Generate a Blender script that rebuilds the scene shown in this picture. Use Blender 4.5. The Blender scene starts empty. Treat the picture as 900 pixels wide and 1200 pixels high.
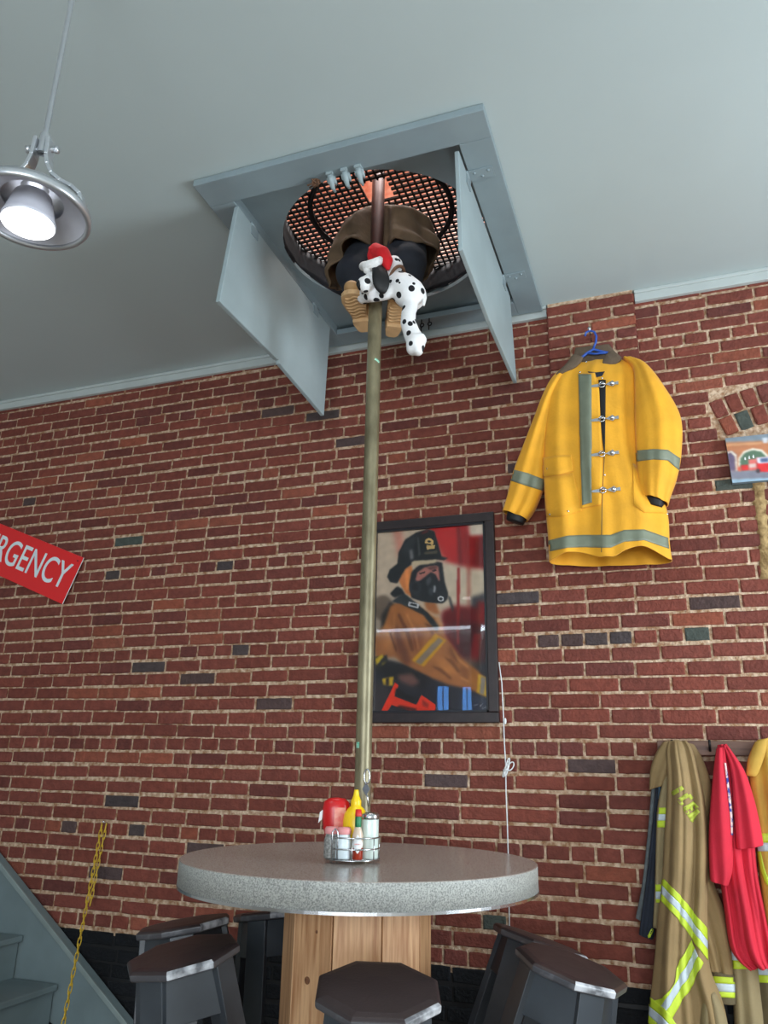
import bpy, bmesh, math, random
import numpy as np
from math import sin, cos, pi, sqrt, atan2, radians
from mathutils import Vector, Matrix
from mathutils.bvhtree import BVHTree

random.seed(7)
rng = np.random.default_rng(7)
SC = bpy.context.scene
COL = SC.collection

# ------------------------------------------------------------------ camera
F, YAW, PITCH, ROLL, DIST, EYE = 907.576, .351763, .320149, .0202302, 3.5888, 1.35
CEIL = 3.658
_f = np.array([-sin(YAW)*cos(PITCH), cos(YAW)*cos(PITCH), sin(PITCH)])
_r0 = np.array([cos(YAW), sin(YAW), 0.]); _u0 = np.cross(_r0, _f)
_r = cos(ROLL)*_r0 + sin(ROLL)*_u0
_u = -sin(ROLL)*_r0 + cos(ROLL)*_u0
_c = np.array([0., -DIST, EYE])

def ray(px, py):
    d = _r*(px-450)/F + _u*(600-py)/F + _f
    return d
def at(px, py, val, axis=1):
    """world point seen at photograph position (px, py) on the plane axis = val"""
    d = ray(px, py)
    return Vector(_c + d*((val-_c[axis])/d[axis]))
def proj(Q):
    d = np.asarray(Q)-_c
    z = d@_f
    return 450+F*(d@_r)/z, 600-F*(d@_u)/z

cam_d = bpy.data.cameras.new('camera')
cam = bpy.data.objects.new('camera', cam_d)
COL.objects.link(cam)
cam_d.sensor_fit = 'VERTICAL'; cam_d.sensor_height = 24; cam_d.sensor_width = 18
cam_d.lens = F/1200*24
M = Matrix.Identity(4)
for i in range(3):
    M[i][0] = _r[i]; M[i][1] = _u[i]; M[i][2] = -_f[i]; M[i][3] = _c[i]
cam.matrix_world = M
SC.camera = cam

# ------------------------------------------------------------------ materials
def s2l(c):
    return tuple(((v/255)/12.92 if v/255 <= .04045 else ((v/255+.055)/1.055)**2.4) for v in c)

def mat(name, rgb, rough=.6, metal=0., var=.12, scale=12., bump=0., bscale=60., spec=.5, stretch=None, trans=0., emit=0., attr=None, rgb2=None, coat=0., sheen=0., ramp=(.35, .65)):
    m = bpy.data.materials.new(name); m.use_nodes = True
    nt = m.node_tree; N = nt.nodes; L = nt.links
    b = N['Principled BSDF']
    c1 = s2l(rgb)
    b.inputs['Roughness'].default_value = rough
    b.inputs['Metallic'].default_value = metal
    b.inputs['Specular IOR Level'].default_value = spec
    b.inputs['Transmission Weight'].default_value = trans
    b.inputs['Coat Weight'].default_value = coat
    b.inputs['Sheen Weight'].default_value = sheen
    tc = N.new('ShaderNodeTexCoord'); mp = N.new('ShaderNodeMapping')
    L.new(tc.outputs['Object'], mp.inputs['Vector'])
    if stretch: mp.inputs['Scale'].default_value = stretch
    ns = N.new('ShaderNodeTexNoise'); ns.inputs['Scale'].default_value = scale; ns.inputs['Detail'].default_value = 6
    L.new(mp.outputs[0], ns.inputs['Vector'])
    cr = N.new('ShaderNodeValToRGB')
    if rgb2 is None:
        lo = tuple(v*(1-var) for v in c1); hi = tuple(min(1, v*(1+var)) for v in c1)
    else:
        lo, hi = c1, s2l(rgb2)
    cr.color_ramp.elements[0].position = ramp[0]; cr.color_ramp.elements[1].position = ramp[1]
    cr.color_ramp.elements[0].color = (*lo, 1); cr.color_ramp.elements[1].color = (*hi, 1)
    L.new(ns.outputs['Fac'], cr.inputs['Fac'])
    out = cr.outputs['Color']
    if attr:
        at_ = N.new('ShaderNodeAttribute'); at_.attribute_name = attr
        if attr == 'pic':
            out = at_.outputs['Color']
        else:
            mx = N.new('ShaderNodeMix'); mx.data_type = 'RGBA'; mx.blend_type = 'MULTIPLY'; mx.inputs[0].default_value = 1
            L.new(at_.outputs['Color'], mx.inputs[6]); L.new(cr.outputs['Color'], mx.inputs[7])
            out = mx.outputs[2]
    L.new(out, b.inputs['Base Color'])
    if bump:
        n2 = N.new('ShaderNodeTexNoise'); n2.inputs['Scale'].default_value = bscale; n2.inputs['Detail'].default_value = 8
        L.new(mp.outputs[0], n2.inputs['Vector'])
        bp = N.new('ShaderNodeBump'); bp.inputs['Strength'].default_value = bump; bp.inputs['Distance'].default_value = .01
        L.new(n2.outputs['Fac'], bp.inputs['Height']); L.new(bp.outputs['Normal'], b.inputs['Normal'])
    if emit:
        b.inputs['Emission Color'].default_value = (*c1, 1); b.inputs['Emission Strength'].default_value = emit
    return m

MT = {}
MT['ceil'] = mat('ceiling paint', (179, 192, 192), .7, var=.02, scale=1.5, bump=.03, bscale=6)
MT['trimpaint'] = mat('trim paint', (178, 186, 184), .5, var=.05, scale=5, bump=.05, bscale=20)
MT['grey'] = mat('hatch grey paint', (132, 147, 152), .5, var=.07, scale=4, bump=.06, bscale=14)
MT['greylight'] = mat('hatch door paint', (152, 167, 170), .5, var=.06, scale=4, bump=.06, bscale=14)
MT['brick'] = mat('brick', (255, 255, 255), .88, var=.25, scale=26, bump=.7, bscale=70, attr='Col', spec=.3)
MT['mortar'] = mat('mortar', (150, 112, 82), .95, scale=48, bump=1., bscale=90, rgb2=(212, 186, 160), spec=.2)
MT['mortardark'] = mat('tan mortar', (120, 95, 62), .95, scale=30, bump=1., bscale=60, rgb2=(178, 150, 105), spec=.2)
MT['wood'] = mat('pine boards', (166, 118, 80), .5, scale=5, rgb2=(208, 165, 122), stretch=(14, 14, .9), bump=.08, bscale=8)
MT['woodknot'] = mat('wood knot', (98, 62, 40), .6, scale=160, rgb2=(128, 84, 54))
MT['railwood'] = mat('rail wood', (92, 62, 48), .55, scale=5, rgb2=(124, 88, 70), stretch=(1, 12, 14), bump=.1, bscale=8)
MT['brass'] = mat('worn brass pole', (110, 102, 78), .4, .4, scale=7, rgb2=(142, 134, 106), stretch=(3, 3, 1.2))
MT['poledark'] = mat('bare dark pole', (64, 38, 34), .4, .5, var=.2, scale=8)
MT['steel'] = mat('steel', (200, 202, 205), .25, 1., var=.05)
MT['wire'] = mat('chrome wire', (190, 192, 194), .25, 1., var=.05)
MT['black'] = mat('black', (14, 14, 16), .6, var=.2)
MT['blackcloth'] = mat('black cloth', (24, 26, 32), .9, var=.25, scale=9, bump=.3, bscale=12)
MT['stoolpaint'] = mat('stool paint', (56, 62, 68), .4, scale=4, rgb2=(36, 41, 47), bump=.06, bscale=20)
MT['seat'] = mat('brown vinyl', (48, 38, 39), .42, var=.1, scale=8, bump=.08, bscale=120)
MT['seatedge'] = mat('worn vinyl edge', (70, 70, 74), .3, scale=18, rgb2=(120, 120, 124), ramp=(.55, .75))
MT['wornlitedge'] = mat('highlit worn edge', (96, 98, 102), .35, scale=22, rgb2=(188, 190, 194), ramp=(.4, .6))
MT['yellow'] = mat('yellow canvas', (230, 164, 34), .75, var=.10, scale=7, bump=.12, bscale=90, sheen=.1)
MT['stripe'] = mat('grey green reflective tape', (118, 125, 106), .5, var=.08, scale=20)
MT['cord'] = mat('brown corduroy', (98, 82, 66), .9, var=.12, scale=30, bump=.3, bscale=120)
MT['tan'] = mat('tan turnout cloth', (140, 116, 78), .85, var=.1, scale=10, bump=.12, bscale=120)
MT['khaki'] = mat('khaki cloth', (138, 122, 88), .85, var=.1, scale=10, bump=.12, bscale=120)
MT['olive'] = mat('olive cloth', (96, 84, 58), .85, var=.1, scale=10, bump=.12, bscale=120)
MT['navy'] = mat('navy lining', (30, 36, 48), .9, var=.2, scale=12, bump=.2, bscale=100)
MT['bluegrey'] = mat('blue grey fleece', (96, 102, 104), .9, var=.2, scale=40, bump=.3, bscale=200)
MT['lime'] = mat('lime reflective tape', (186, 208, 50), .55, var=.05)
MT['silver'] = mat('silver reflective tape', (186, 198, 204), .4, var=.06, scale=30)
MT['red'] = mat('red cotton', (198, 32, 54), .85, var=.08, scale=6, bump=.1, bscale=150)
MT['oldyellow'] = mat('faded yellow cloth', (190, 150, 62), .85, var=.12, scale=8, bump=.12, bscale=120)
MT['bluewire'] = mat('blue plastic', (38, 84, 176), .35, var=.05)
MT['frame'] = mat('dark wood frame', (38, 28, 29), .4, var=.25, scale=30)
MT['framelip'] = mat('black frame lip', (22, 22, 28), .35, var=.1)
MT['paperback'] = mat('picture print', (255, 255, 255), .55, attr='pic')
MT['print'] = mat('poster print', (255, 255, 255), .4, attr='pic', spec=.3)
MT['signred'] = mat('sign red', (222, 30, 34), .4, var=.03, scale=3)
MT['white'] = mat('white', (228, 230, 230), .5, var=.03)
MT['whiteplastic'] = mat('white letter', (214, 228, 232), .45, var=.02)
MT['chain'] = mat('yellow plastic chain', (206, 170, 48), .4, var=.08)
MT['stair'] = mat('stair grey paint', (112, 126, 128), .5, var=.08, scale=5, bump=.06, bscale=20)
MT['stairtop'] = mat('stair edge paint', (128, 140, 138), .5, var=.1, scale=8)
MT['lampmetal'] = mat('lamp aluminium', (196, 200, 204), .32, .75, var=.06, scale=10)
MT['lampinner'] = mat('lamp grey reflector', (196, 198, 208), .35, .1, var=.02)
MT['lampemit'] = mat('lamp diffuser', (255, 255, 255), .4, emit=4.)
MT['coatbrown'] = mat('brown dummy coat', (88, 70, 50), .85, var=.22, scale=9, bump=.25, bscale=40)
MT['trousers'] = mat('navy trousers', (22, 27, 36), .85, var=.25, scale=10, bump=.25, bscale=40)
MT['boot'] = mat('tan boot leather', (168, 130, 84), .7, var=.15, scale=14)
MT['sole'] = mat('tan rubber sole', (192, 156, 112), .75, var=.12, scale=16)
MT['santa'] = mat('red felt', (196, 22, 30), .9, var=.1, bump=.2, bscale=120)
MT['fluff'] = mat('white plush', (232, 232, 230), .95, var=.05, bump=.4, bscale=150)
MT['terracotta'] = mat('upper room brick', (218, 158, 138), .9, scale=12, rgb2=(240, 222, 212), bump=.2, bscale=30)
MT['roomwall'] = mat('room plaster', (205, 205, 198), .8, var=.03, scale=2)
MT['floor'] = mat('floor boards', (140, 128, 116), .5, scale=4, rgb2=(168, 156, 142), stretch=(1, 12, 1))
MT['ketchup'] = mat('ketchup red', (190, 20, 24), .3, var=.06)
MT['ketchuplabel'] = mat('ketchup label', (206, 60, 52), .4, scale=40, rgb2=(222, 150, 130))
MT['mustard'] = mat('mustard yellow', (240, 200, 22), .35, var=.04)
MT['pink'] = mat('pink lid', (214, 140, 140), .45, var=.04)
MT['salt'] = mat('salt white', (214, 226, 230), .3, var=.04, spec=.6)
MT['pepper'] = mat('pepper grey', (92, 92, 90), .45, scale=120, rgb2=(160, 160, 156))
MT['sugar'] = mat('sugar glass', (206, 220, 212), .2, var=.04, scale=30, spec=.7)
MT['hotsauce'] = mat('pepper sauce', (150, 44, 22), .15, var=.1, spec=.7)
MT['sauceglass'] = mat('empty sauce glass', (206, 186, 166), .15, var=.1, spec=.7)
MT['greenfoil'] = mat('green foil', (20, 110, 70), .35, .2, var=.05)
MT['redcap'] = mat('red cap', (206, 40, 34), .4, var=.04)
MT['greytag'] = mat('grey tag', (104, 108, 116), .5, .2, var=.1)
MT['teal'] = mat('teal sticker', (70, 170, 140), .5, scale=120, rgb2=(190, 230, 205))
MT['knot'] = mat('rope fibre', (104, 74, 54), .9, var=.2, scale=60)
MT['duskglass'] = mat('daylit window pane', (96, 160, 235), .2, emit=11.)
MT['bigpane'] = mat('large daylit pane', (170, 205, 240), .2, emit=2.)
MT['tubelight'] = mat('lit tube', (235, 242, 255), .3, emit=9.)
MT['fadedlime'] = mat('faded lime letters', (168, 178, 62), .7, var=.1, scale=40)
MT['printfabric'] = mat('shirt print', (40, 54, 140), .8, scale=60, rgb2=(226, 196, 190), ramp=(.45, .55))
MT['granite'] = None

def granite(name, dark, light, rough, sc):
    m = mat(name, dark, rough, scale=sc, rgb2=light, spec=.5, ramp=(.38, .6))
    nt = m.node_tree
    for n in nt.nodes:
        if n.type == 'TEX_NOISE': n.inputs['Detail'].default_value = 3; n.inputs['Roughness'].default_value = .75
    return m
MT['granite'] = granite('speckled laminate edge', (118, 120, 118), (182, 184, 178), .45, 230)
MT['granitetop'] = granite('speckled laminate top', (132, 124, 118), (172, 164, 156), .22, 230)

def spots_mat():
    m = mat('spotted plush', (232, 232, 232), .95, var=.03, bump=.25, bscale=200)
    nt = m.node_tree; N = nt.nodes; L = nt.links
    tc = N.new('ShaderNodeTexCoord')
    v = N.new('ShaderNodeTexVoronoi'); v.inputs['Scale'].default_value = 23; v.inputs['Randomness'].default_value = .85
    L.new(tc.outputs['Object'], v.inputs['Vector'])
    cr = N.new('ShaderNodeValToRGB'); cr.color_ramp.interpolation = 'CONSTANT'
    cr.color_ramp.elements[0].color = (.008, .008, .01, 1); cr.color_ramp.elements[1].position = .31; cr.color_ramp.elements[1].color = (.80, .80, .80, 1)
    L.new(v.outputs['Distance'], cr.inputs['Fac'])
    L.new(cr.outputs['Color'], N['Principled BSDF'].inputs['Base Color'])
    return m
MT['spots'] = spots_mat()

# ------------------------------------------------------------------ mesh helpers
class MB:
    def __init__(s): s.v = []; s.f = []; s.mi = []; s.sm = []; s.col = []; s.c = None
    def add(s, vs, fs, mi=0, smooth=False):
        o = len(s.v); s.v += [tuple(v) for v in vs]
        if s.c is not None: s.col += [s.c]*len(vs)
        for f in fs: s.f.append(tuple(i+o for i in f)); s.mi.append(mi); s.sm.append(smooth)
        return s
    def box(s, a, b, mi=0):
        x0, y0, z0 = a; x1, y1, z1 = b
        return s.obox([(x, y, z) for z in (z0, z1) for (x, y) in ((x0, y0), (x1, y0), (x1, y1), (x0, y1))], mi)
    def obox(s, c8, mi=0):
        return s.add(c8, [(3, 2, 1, 0), (4, 5, 6, 7), (0, 1, 5, 4), (1, 2, 6, 5), (2, 3, 7, 6), (3, 0, 4, 7)], mi)
    def prism(s, pts, vec, mi=0):
        n = len(pts); vec = Vector(vec)
        vs = [Vector(p) for p in pts]+[Vector(p)+vec for p in pts]
        fs = [tuple(range(n))[::-1], tuple(range(n, 2*n))]+[(i, (i+1) % n, n+(i+1) % n, n+i) for i in range(n)]
        return s.add(vs, fs, mi)
    def beam(s, a, b, w, t, side, mi=0):
        """rectangular bar from a to b; w along side, t along the other"""
        a = Vector(a); b = Vector(b); d = (b-a).normalized(); sd = Vector(side); sd = (sd-d*sd.dot(d)).normalized(); n = d.cross(sd)
        c = []
        for p in (a, b): c += [p-sd*w/2-n*t/2, p+sd*w/2-n*t/2, p+sd*w/2+n*t/2, p-sd*w/2+n*t/2]
        return s.obox(c, mi)
    def tube(s, pts, r, seg=10, mi=0, closed=False, cap=True):
        pts = [Vector(p) for p in pts]; n = len(pts)
        rs = r if isinstance(r, (list, tuple)) else [r]*n
        vs = []; prev = None
        for i, p in enumerate(pts):
            if closed: d = pts[(i+1) % n]-pts[i-1]
            else: d = pts[min(i+1, n-1)]-pts[max(i-1, 0)]
            d = d.normalized() if d.length > 1e-9 else Vector((0, 0, 1))
            if prev is None:
                q = Vector((0, 0, 1)) if abs(d.z) < .9 else Vector((1, 0, 0))
                prev = (q-d*q.dot(d)).normalized()
            else:
                prev = (prev-d*prev.dot(d)); prev = prev.normalized() if prev.length > 1e-6 else Vector((1, 0, 0))
            e = d.cross(prev)
            for k in range(seg):
                a = 2*pi*k/seg; vs.append(p+(prev*cos(a)+e*sin(a))*rs[i])
        fs = []
        m = n if closed else n-1
        for i in range(m):
            for k in range(seg):
                a = i*seg+k; b = i*seg+(k+1) % seg; c = ((i+1) % n)*seg+(k+1) % seg; d = ((i+1) % n)*seg+k
                fs.append((a, b, c, d))
        if cap and not closed: fs += [tuple(range(seg))[::-1], tuple((n-1)*seg+k for k in range(seg))]
        return s.add(vs, fs, mi, True)
    def lathe(s, prof, c, seg=48, mi=0, axis=(0, 0, 1), smooth=True, ph=0.):
        """prof: (radius, height) list; revolve around axis through c"""
        ax = Vector(axis).normalized(); q = Vector((1, 0, 0)) if abs(ax.x) < .9 else Vector((0, 1, 0))
        e1 = (q-ax*q.dot(ax)).normalized(); e2 = ax.cross(e1); c = Vector(c)
        vs = []; n = len(prof)
        for (r, h) in prof:
            for k in range(seg):
                a = ph+2*pi*k/seg; vs.append(c+ax*h+(e1*cos(a)+e2*sin(a))*max(r, 1e-5))
        fs = [(i*seg+k, i*seg+(k+1) % seg, (i+1)*seg+(k+1) % seg, (i+1)*seg+k) for i in range(n-1) for k in range(seg)]
        return s.add(vs, fs, mi, smooth)
    def ball(s, c, r, seg=20, mi=0, rot=None):
        r = Vector(r) if not isinstance(r, (int, float)) else Vector((r, r, r)); c = Vector(c); vs = []; n = seg//2
        for i in range(n+1):
            t = pi*i/n
            for k in range(seg):
                a = 2*pi*k/seg; p = Vector((r.x*sin(t)*cos(a), r.y*sin(t)*sin(a), r.z*cos(t)))
                vs.append(c+(rot @ p if rot else p))
        fs = [(i*seg+k, (i+1)*seg+k, (i+1)*seg+(k+1) % seg, i*seg+(k+1) % seg) for i in range(n) for k in range(seg)]
        return s.add(vs, fs, mi, True)
    def torus(s, c, R, r, axis=(0, 0, 1), seg=32, rs=8, mi=0):
        ax = Vector(axis).normalized(); q = Vector((1, 0, 0)) if abs(ax.x) < .9 else Vector((0, 1, 0))
        e1 = (q-ax*q.dot(ax)).normalized(); e2 = ax.cross(e1); c = Vector(c)
        return s.tube([c+(e1*cos(2*pi*k/seg)+e2*sin(2*pi*k/seg))*R for k in range(seg)], r, rs, mi, True)
    def build(s, name, m, parent=None, bevel=0., smooth=None, solid=0., sub=0, origin=None, auto=None):
        me = bpy.data.meshes.new(name)
        vs = s.v
        o = bpy.data.objects.new(name, me); COL.objects.link(o)
        off = Vector(origin) if origin is not None else (parent.location if parent is not None and parent.parent is None else None)
        org = Vector((0, 0, 0))
        if origin is not None: org = Vector(origin)
        elif parent is not None:
            org = Vector(parent['_o']) if '_o' in parent else Vector((0, 0, 0))
        vs = [tuple(Vector(v)-org) for v in vs]
        me.from_pydata(vs, [], s.f)
        for mm in (m if isinstance(m, (list, tuple)) else [m]): me.materials.append(mm)
        me.polygons.foreach_set('material_index', s.mi)
        me.polygons.foreach_set('use_smooth', [bool(x) if smooth is None else smooth for x in s.sm])
        if s.col:
            ca = me.color_attributes.new('Col', 'FLOAT_COLOR', 'POINT')
            ca.data.foreach_set('color', np.array([(*c, 1.) for c in s.col], np.float32).ravel())
        me.update()
        o['_o'] = list(org)
        if parent is not None:
            o.parent = parent
            porg = Vector(parent['_o']) if '_o' in parent else Vector((0, 0, 0))
            o.location = org-porg
        else:
            o.location = org
        if bevel:
            b = o.modifiers.new('bevel', 'BEVEL'); b.width = bevel; b.segments = 2; b.limit_method = 'ANGLE'
        if solid:
            b = o.modifiers.new('solid', 'SOLIDIFY'); b.thickness = solid; b.offset = 0
        if sub:
            b = o.modifiers.new('sub', 'SUBSURF'); b.levels = sub; b.render_levels = sub
        return o

def tag(o, label, cat, group=None, kind=None):
    o['label'] = label; o['category'] = cat
    if group: o['group'] = group
    if kind: o['kind'] = kind
    return o
def thing(name, label, cat, loc, group=None):
    o = bpy.data.objects.new(name, None); COL.objects.link(o)
    o.location = Vector(loc); o['_o'] = list(loc); o.empty_display_size = .05
    return tag(o, label, cat, group)
def struct(o): o['kind'] = 'structure'; return o

# ------------------------------------------------------------------ room shell
XL, XR, YF = -5.4, 2.7, -7.6
b = MB(); b.box((XL-.1, YF-.1, -.1), (XR+.1, .3, 0)); struct(b.build('floor', MT['floor']))
# ceiling with a square opening for the pole hatch
HX0, HX1, HY0, HY1 = -1.575, -.57, -1.28, -.06
b = MB()
for (x0, x1, y0, y1) in ((XL-.1, HX0, YF-.1, .3), (HX1, XR+.1, YF-.1, .3), (HX0, HX1, YF-.1, HY0), (HX0, HX1, HY1, .3)):
    b.box((x0, y0, CEIL), (x1, y1, CEIL+.12))
struct(b.build('ceiling', MT['ceil']))

def wall_open(name, axis, val, thick, a0, a1, opens, m):
    """a wall on plane axis=val with rectangular openings (u0,u1,z0,z1)"""
    b = MB()
    us = sorted({a0, a1, *[o[0] for o in opens], *[o[1] for o in opens]}); zs = sorted({0, CEIL, *[o[2] for o in opens], *[o[3] for o in opens]})
    for i in range(len(us)-1):
        for j in range(len(zs)-1):
            uc = (us[i]+us[i+1])/2; zc = (zs[j]+zs[j+1])/2
            if any(o[0] < uc < o[1] and o[2] < zc < o[3] for o in opens): continue
            if axis == 0: b.box((min(val, val+thick), us[i], zs[j]), (max(val, val+thick), us[i+1], zs[j+1]))
            else: b.box((us[i], min(val, val+thick), zs[j]), (us[i+1], max(val, val+thick), zs[j+1]))
    return struct(b.build(name, m))
RW = [(-1.95, -.75, .75, 2.75)]
def mirror(px, py):
    """place on the front wall that the poster glass reflects at photo position (px, py)"""
    p = at(px, py, -.016); d = p-Vector(_c); t = (-.016-YF)/d.y
    return p+Vector((d.x, -d.y, d.z))*t
_m1, _m2, _m3 = mirror(510.5, 803), mirror(527, 860), mirror(540, 804)
_m4 = mirror(554, 860)
FW = [(_m1.x, _m2.x, _m2.z, _m1.z), (_m3.x, _m4.x, _m4.z, _m3.z), (-1.0, .9, .6, 2.75), (1.1, 2.4, .6, 2.75)]
wall_open('wall_right', 0, XR, .15, YF, .0, RW, MT['roomwall'])
wall_open('wall_front', 1, YF, -.15, XL, XR, FW, MT['roomwall'])
b = MB(); b.box((XL-.1, YF, 0), (XL, 0, CEIL)); struct(b.build('wall_left', MT['roomwall']))

def window(name, axis, val, o):
    u0, u1, z0, z1 = o
    def q(u, d, z): return (val+d, u, z) if axis == 0 else (u, val-d, z)
    b = MB()
    def bar(ua, ub, za, zb, d0=.0, d1=.06):
        p = q(ua, d0, za); r = q(ub, d1, zb); b.box(tuple(map(min, p, r)), tuple(map(max, p, r)))
    t = min(.045, .07*(u1-u0)); th_ = t*.27
    bar(u0, u1, z0, z0+t); bar(u0, u1, z1-t, z1); bar(u0, u0+t, z0, z1); bar(u1-t, u1, z0, z1)
    um = (u0+u1)/2; bar(um-th_, um+th_, z0, z1, .01, .05)
    zm = z0+(z1-z0)*.38; bar(u0, u1, zm-th_, zm+th_, .01, .05)
    w = struct(b.build(name, MT['trimpaint']))
    b = MB(); p = [q(u0, .07, z0), q(u1, .07, z0), q(u1, .07, z1), q(u0, .07, z1)]
    b.add(p, [(0, 1, 2, 3)])
    b.build('pane', MT['duskglass' if (u1-u0) < .6 else 'bigpane'], w)
window('window_1', 0, XR, RW[0])
for i, o in enumerate(FW): window('window_%d' % (i+2), 1, YF, o)

# ------------------------------------------------------------------ brick wall
R = [1.0274, 1.448, 1.9243, 2.3954, 2.9134, 3.3572]
NS = [6, 7, 7, 8, 7]
courses = []          # (z centre, height pitch, is_header)
for k in range(5):
    st = (R[k+1]-R[k])/NS[k]
    for i in range(NS[k]): courses.append((R[k]+i*st, st, i == 0))
z = R[5]; st = .0635; i = 0
while z < CEIL+.03: courses.append((z, st, i == 0)); z += st; i += 1
z = R[0]-.071; i = 1
while z > .03: courses.append((z, .071, i % 6 == 0)); z -= .071; i += 1
courses.sort()

def brickcol(z, x, dark=None):
    if z < .545: c = (20, 22, 26); k = random.uniform(.7, 1.2); return tuple(v*k for v in s2l(c))
    if dark == 'g': return s2l((76, 82, 76))
    u = random.random()
    if dark == 'd' or (dark is None and u < .006): c = random.choice([(84, 66, 64), (90, 72, 70), (76, 66, 66)])
    elif u < .06: c = (144, 80, 62)
    elif u < .22: c = (110, 60, 53)
    else: c = (124, 66, 55)
    k = random.uniform(.86, 1.12); t = random.uniform(-.04, .04)
    l = s2l(c); return (l[0]*k*(1+t), l[1]*k, l[2]*k*(1-t))

def brick(b, x0, x1, z0, z1, Y, col, relief=.009, frame=None):
    """one worn brick face; frame maps local (x, z) -> world"""
    b.c = col
    j = lambda s: random.uniform(-s, s)
    w = x1-x0; h = z1-z0; e = min(.0045, h*.1)
    dy = j(.0025)
    nx = 6 if w > .12 else 4
    xs = [x0+w*i/nx for i in range(nx+1)]
    outer = [(x, z0+j(.0012)) for x in xs]+[(x1+j(.001), z0+h*.5)]+[(x, z1+j(.0012)) for x in xs[::-1]]+[(x0+j(.001), z0+h*.5)]
    cx, cz = (x0+x1)/2, (z0+z1)/2
    n = len(outer)
    def inset(p, d):
        x, zz = p
        x = x+d if x < x0+d else (x-d if x > x1-d else x)
        zz = zz+d if zz < z0+d else (zz-d if zz > z1-d else zz)
        return (x, zz)
    i1 = [inset(p, e*.45) for p in outer]
    for q in (0, nx, nx+2, 2*nx+2):
        p = outer[q]; outer[q] = (p[0]+(cx-p[0])/abs(cx-p[0])*.004, p[1]+(cz-p[1])/abs(cz-p[1])*.004); i2 = [inset(p, e*1.3) for p in outer]
    fr = frame or (lambda x, z, y: (x, y, z))
    vs = [fr(p[0], p[1], Y+relief) for p in outer]+[fr(p[0], p[1], Y+dy+.0035+j(.0008)) for p in i1]+[fr(p[0], p[1], Y+dy+j(.0008)) for p in i2]
    fs = []
    for a in (0, 1):
        for k in range(n):
            k2 = (k+1) % n; fs.append((a*n+k, a*n+k2, (a+1)*n+k2, (a+1)*n+k))
    fs.append(tuple(2*n+k for k in range(n)))
    b.add(vs, fs, 0, False)

DARK = [(190, 778, 'd'), (818, 744, 'g'), (150, 634, 'g'), (267, 663, 'g'), (155, 940, 'd'), (668, 901, 'd'), (134, 674, 'd'), (75, 972, 'd'), (302, 823, 'd'), (712, 901, 'd'),
        (285, 762, 'd'),  (272, 663, 'd'), (40, 587, 'd'), (400, 524, 'd'), (840, 573, 'g'), (820, 708, 'd'),
        (166, 977, 'd'), (575, 1085, 'g'), (641, 742, 'd'), (673, 745, 'd'), (735, 746, 'd'), (705, 748, 'd'), (625, 700, 'd'), (195, 930, None)]
DW = []
for (px, py, k) in DARK:
    p = at(px, py, 0)
    if k: DW.append((p.x, p.z, k))

# arch on the right, partly covered by the little canvas
def az(x, y): return at(740+x/5.625, 430+y/5.625, 0)
A1, A2, A3 = az(500, 240), az(700, 172), az(900, 108)
AHALF = radians(18.5)
sp = at(828, 471, 0)
ACR = 1.55
ACX = sp.x+ACR*sin(AHALF); ACZ = sp.z-ACR*cos(AHALF)
RING = [(ACR-.098, ACR-.006), (ACR-.196, ACR-.104)]
def in_arch(x, z):
    d = sqrt((x-ACX)**2+(z-ACZ)**2)
    return abs(atan2(x-ACX, z-ACZ)) < AHALF+.004 and ACR-.204 < d < ACR+.006

b = MB()
jx = at(640.3, 897, 0).x
for ci, (zc_, pitch, hdr) in enumerate(courses):
    mort = .0094 if pitch < .069 else .0125
    h = pitch-mort
    L_ = .2127 if not hdr else .1064
    x = jx-40*.2127+(0 if ci % 2 else .1064)+random.uniform(-.02, .02)
    if hdr: x += .05
    while x < XR:
        w = L_*random.uniform(.965, 1.035)
        if not hdr and random.random() < .03: w = .1064
        x0, x1 = x, x+w
        x = x1
        if x1 < XL or x0 > 2.0: continue
        if x1 > sp.x-.1 and x0 < 2*ACX-sp.x+.1 and ACZ+ACR*.7 < zc_ < ACZ+ACR+.05:
            free = [not any(in_arch(x0+(x1-x0)*q/16, zc_+dz*h) for dz in (-.3, 0, .3)) for q in range(17)]
            runs = []; st_ = None
            for q, ok in enumerate(free+[False]):
                if ok and st_ is None: st_ = q
                if not ok and st_ is not None: runs.append((q-1-st_, st_, q-1)); st_ = None
            if not runs: continue
            runs.sort(); bx0, bx1 = x0, x1
            for rn in runs[:-1]:
                if rn[0] >= 2: brick(b, bx0+(bx1-bx0)*rn[1]/16, bx0+(bx1-bx0)*rn[2]/16, zc_-h/2, zc_+h/2, 0., brickcol(zc_, 0, 'n'))
            rn = runs[-1]
            if rn[0] < 2: continue
            x0, x1 = bx0+(bx1-bx0)*rn[1]/16, bx0+(bx1-bx0)*rn[2]/16
        xm = (x0+x1)/2
        zt = min(zc_+h/2, CEIL-.002)
        if zt-(zc_-h/2) < .02: continue
        dk = None
        for (dx, dz, k) in DW:
            if x0 <= dx <= x1 and abs(dz-zc_) < pitch/2: dk = k
        wob = .003*sin(xm*2.3+ci*.7)+.0025*sin(xm*5.1+ci*1.9)
        jm = random.uniform(.005, .009)
        brick(b, x0+jm/2, x1-jm/2, zc_-h/2+wob+random.uniform(-.0012, .0012), zt+wob*(zt < CEIL-.01)+random.uniform(-.0012, .0012)*(zt < CEIL-.01), 0., brickcol(zc_, xm, dk))
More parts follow.
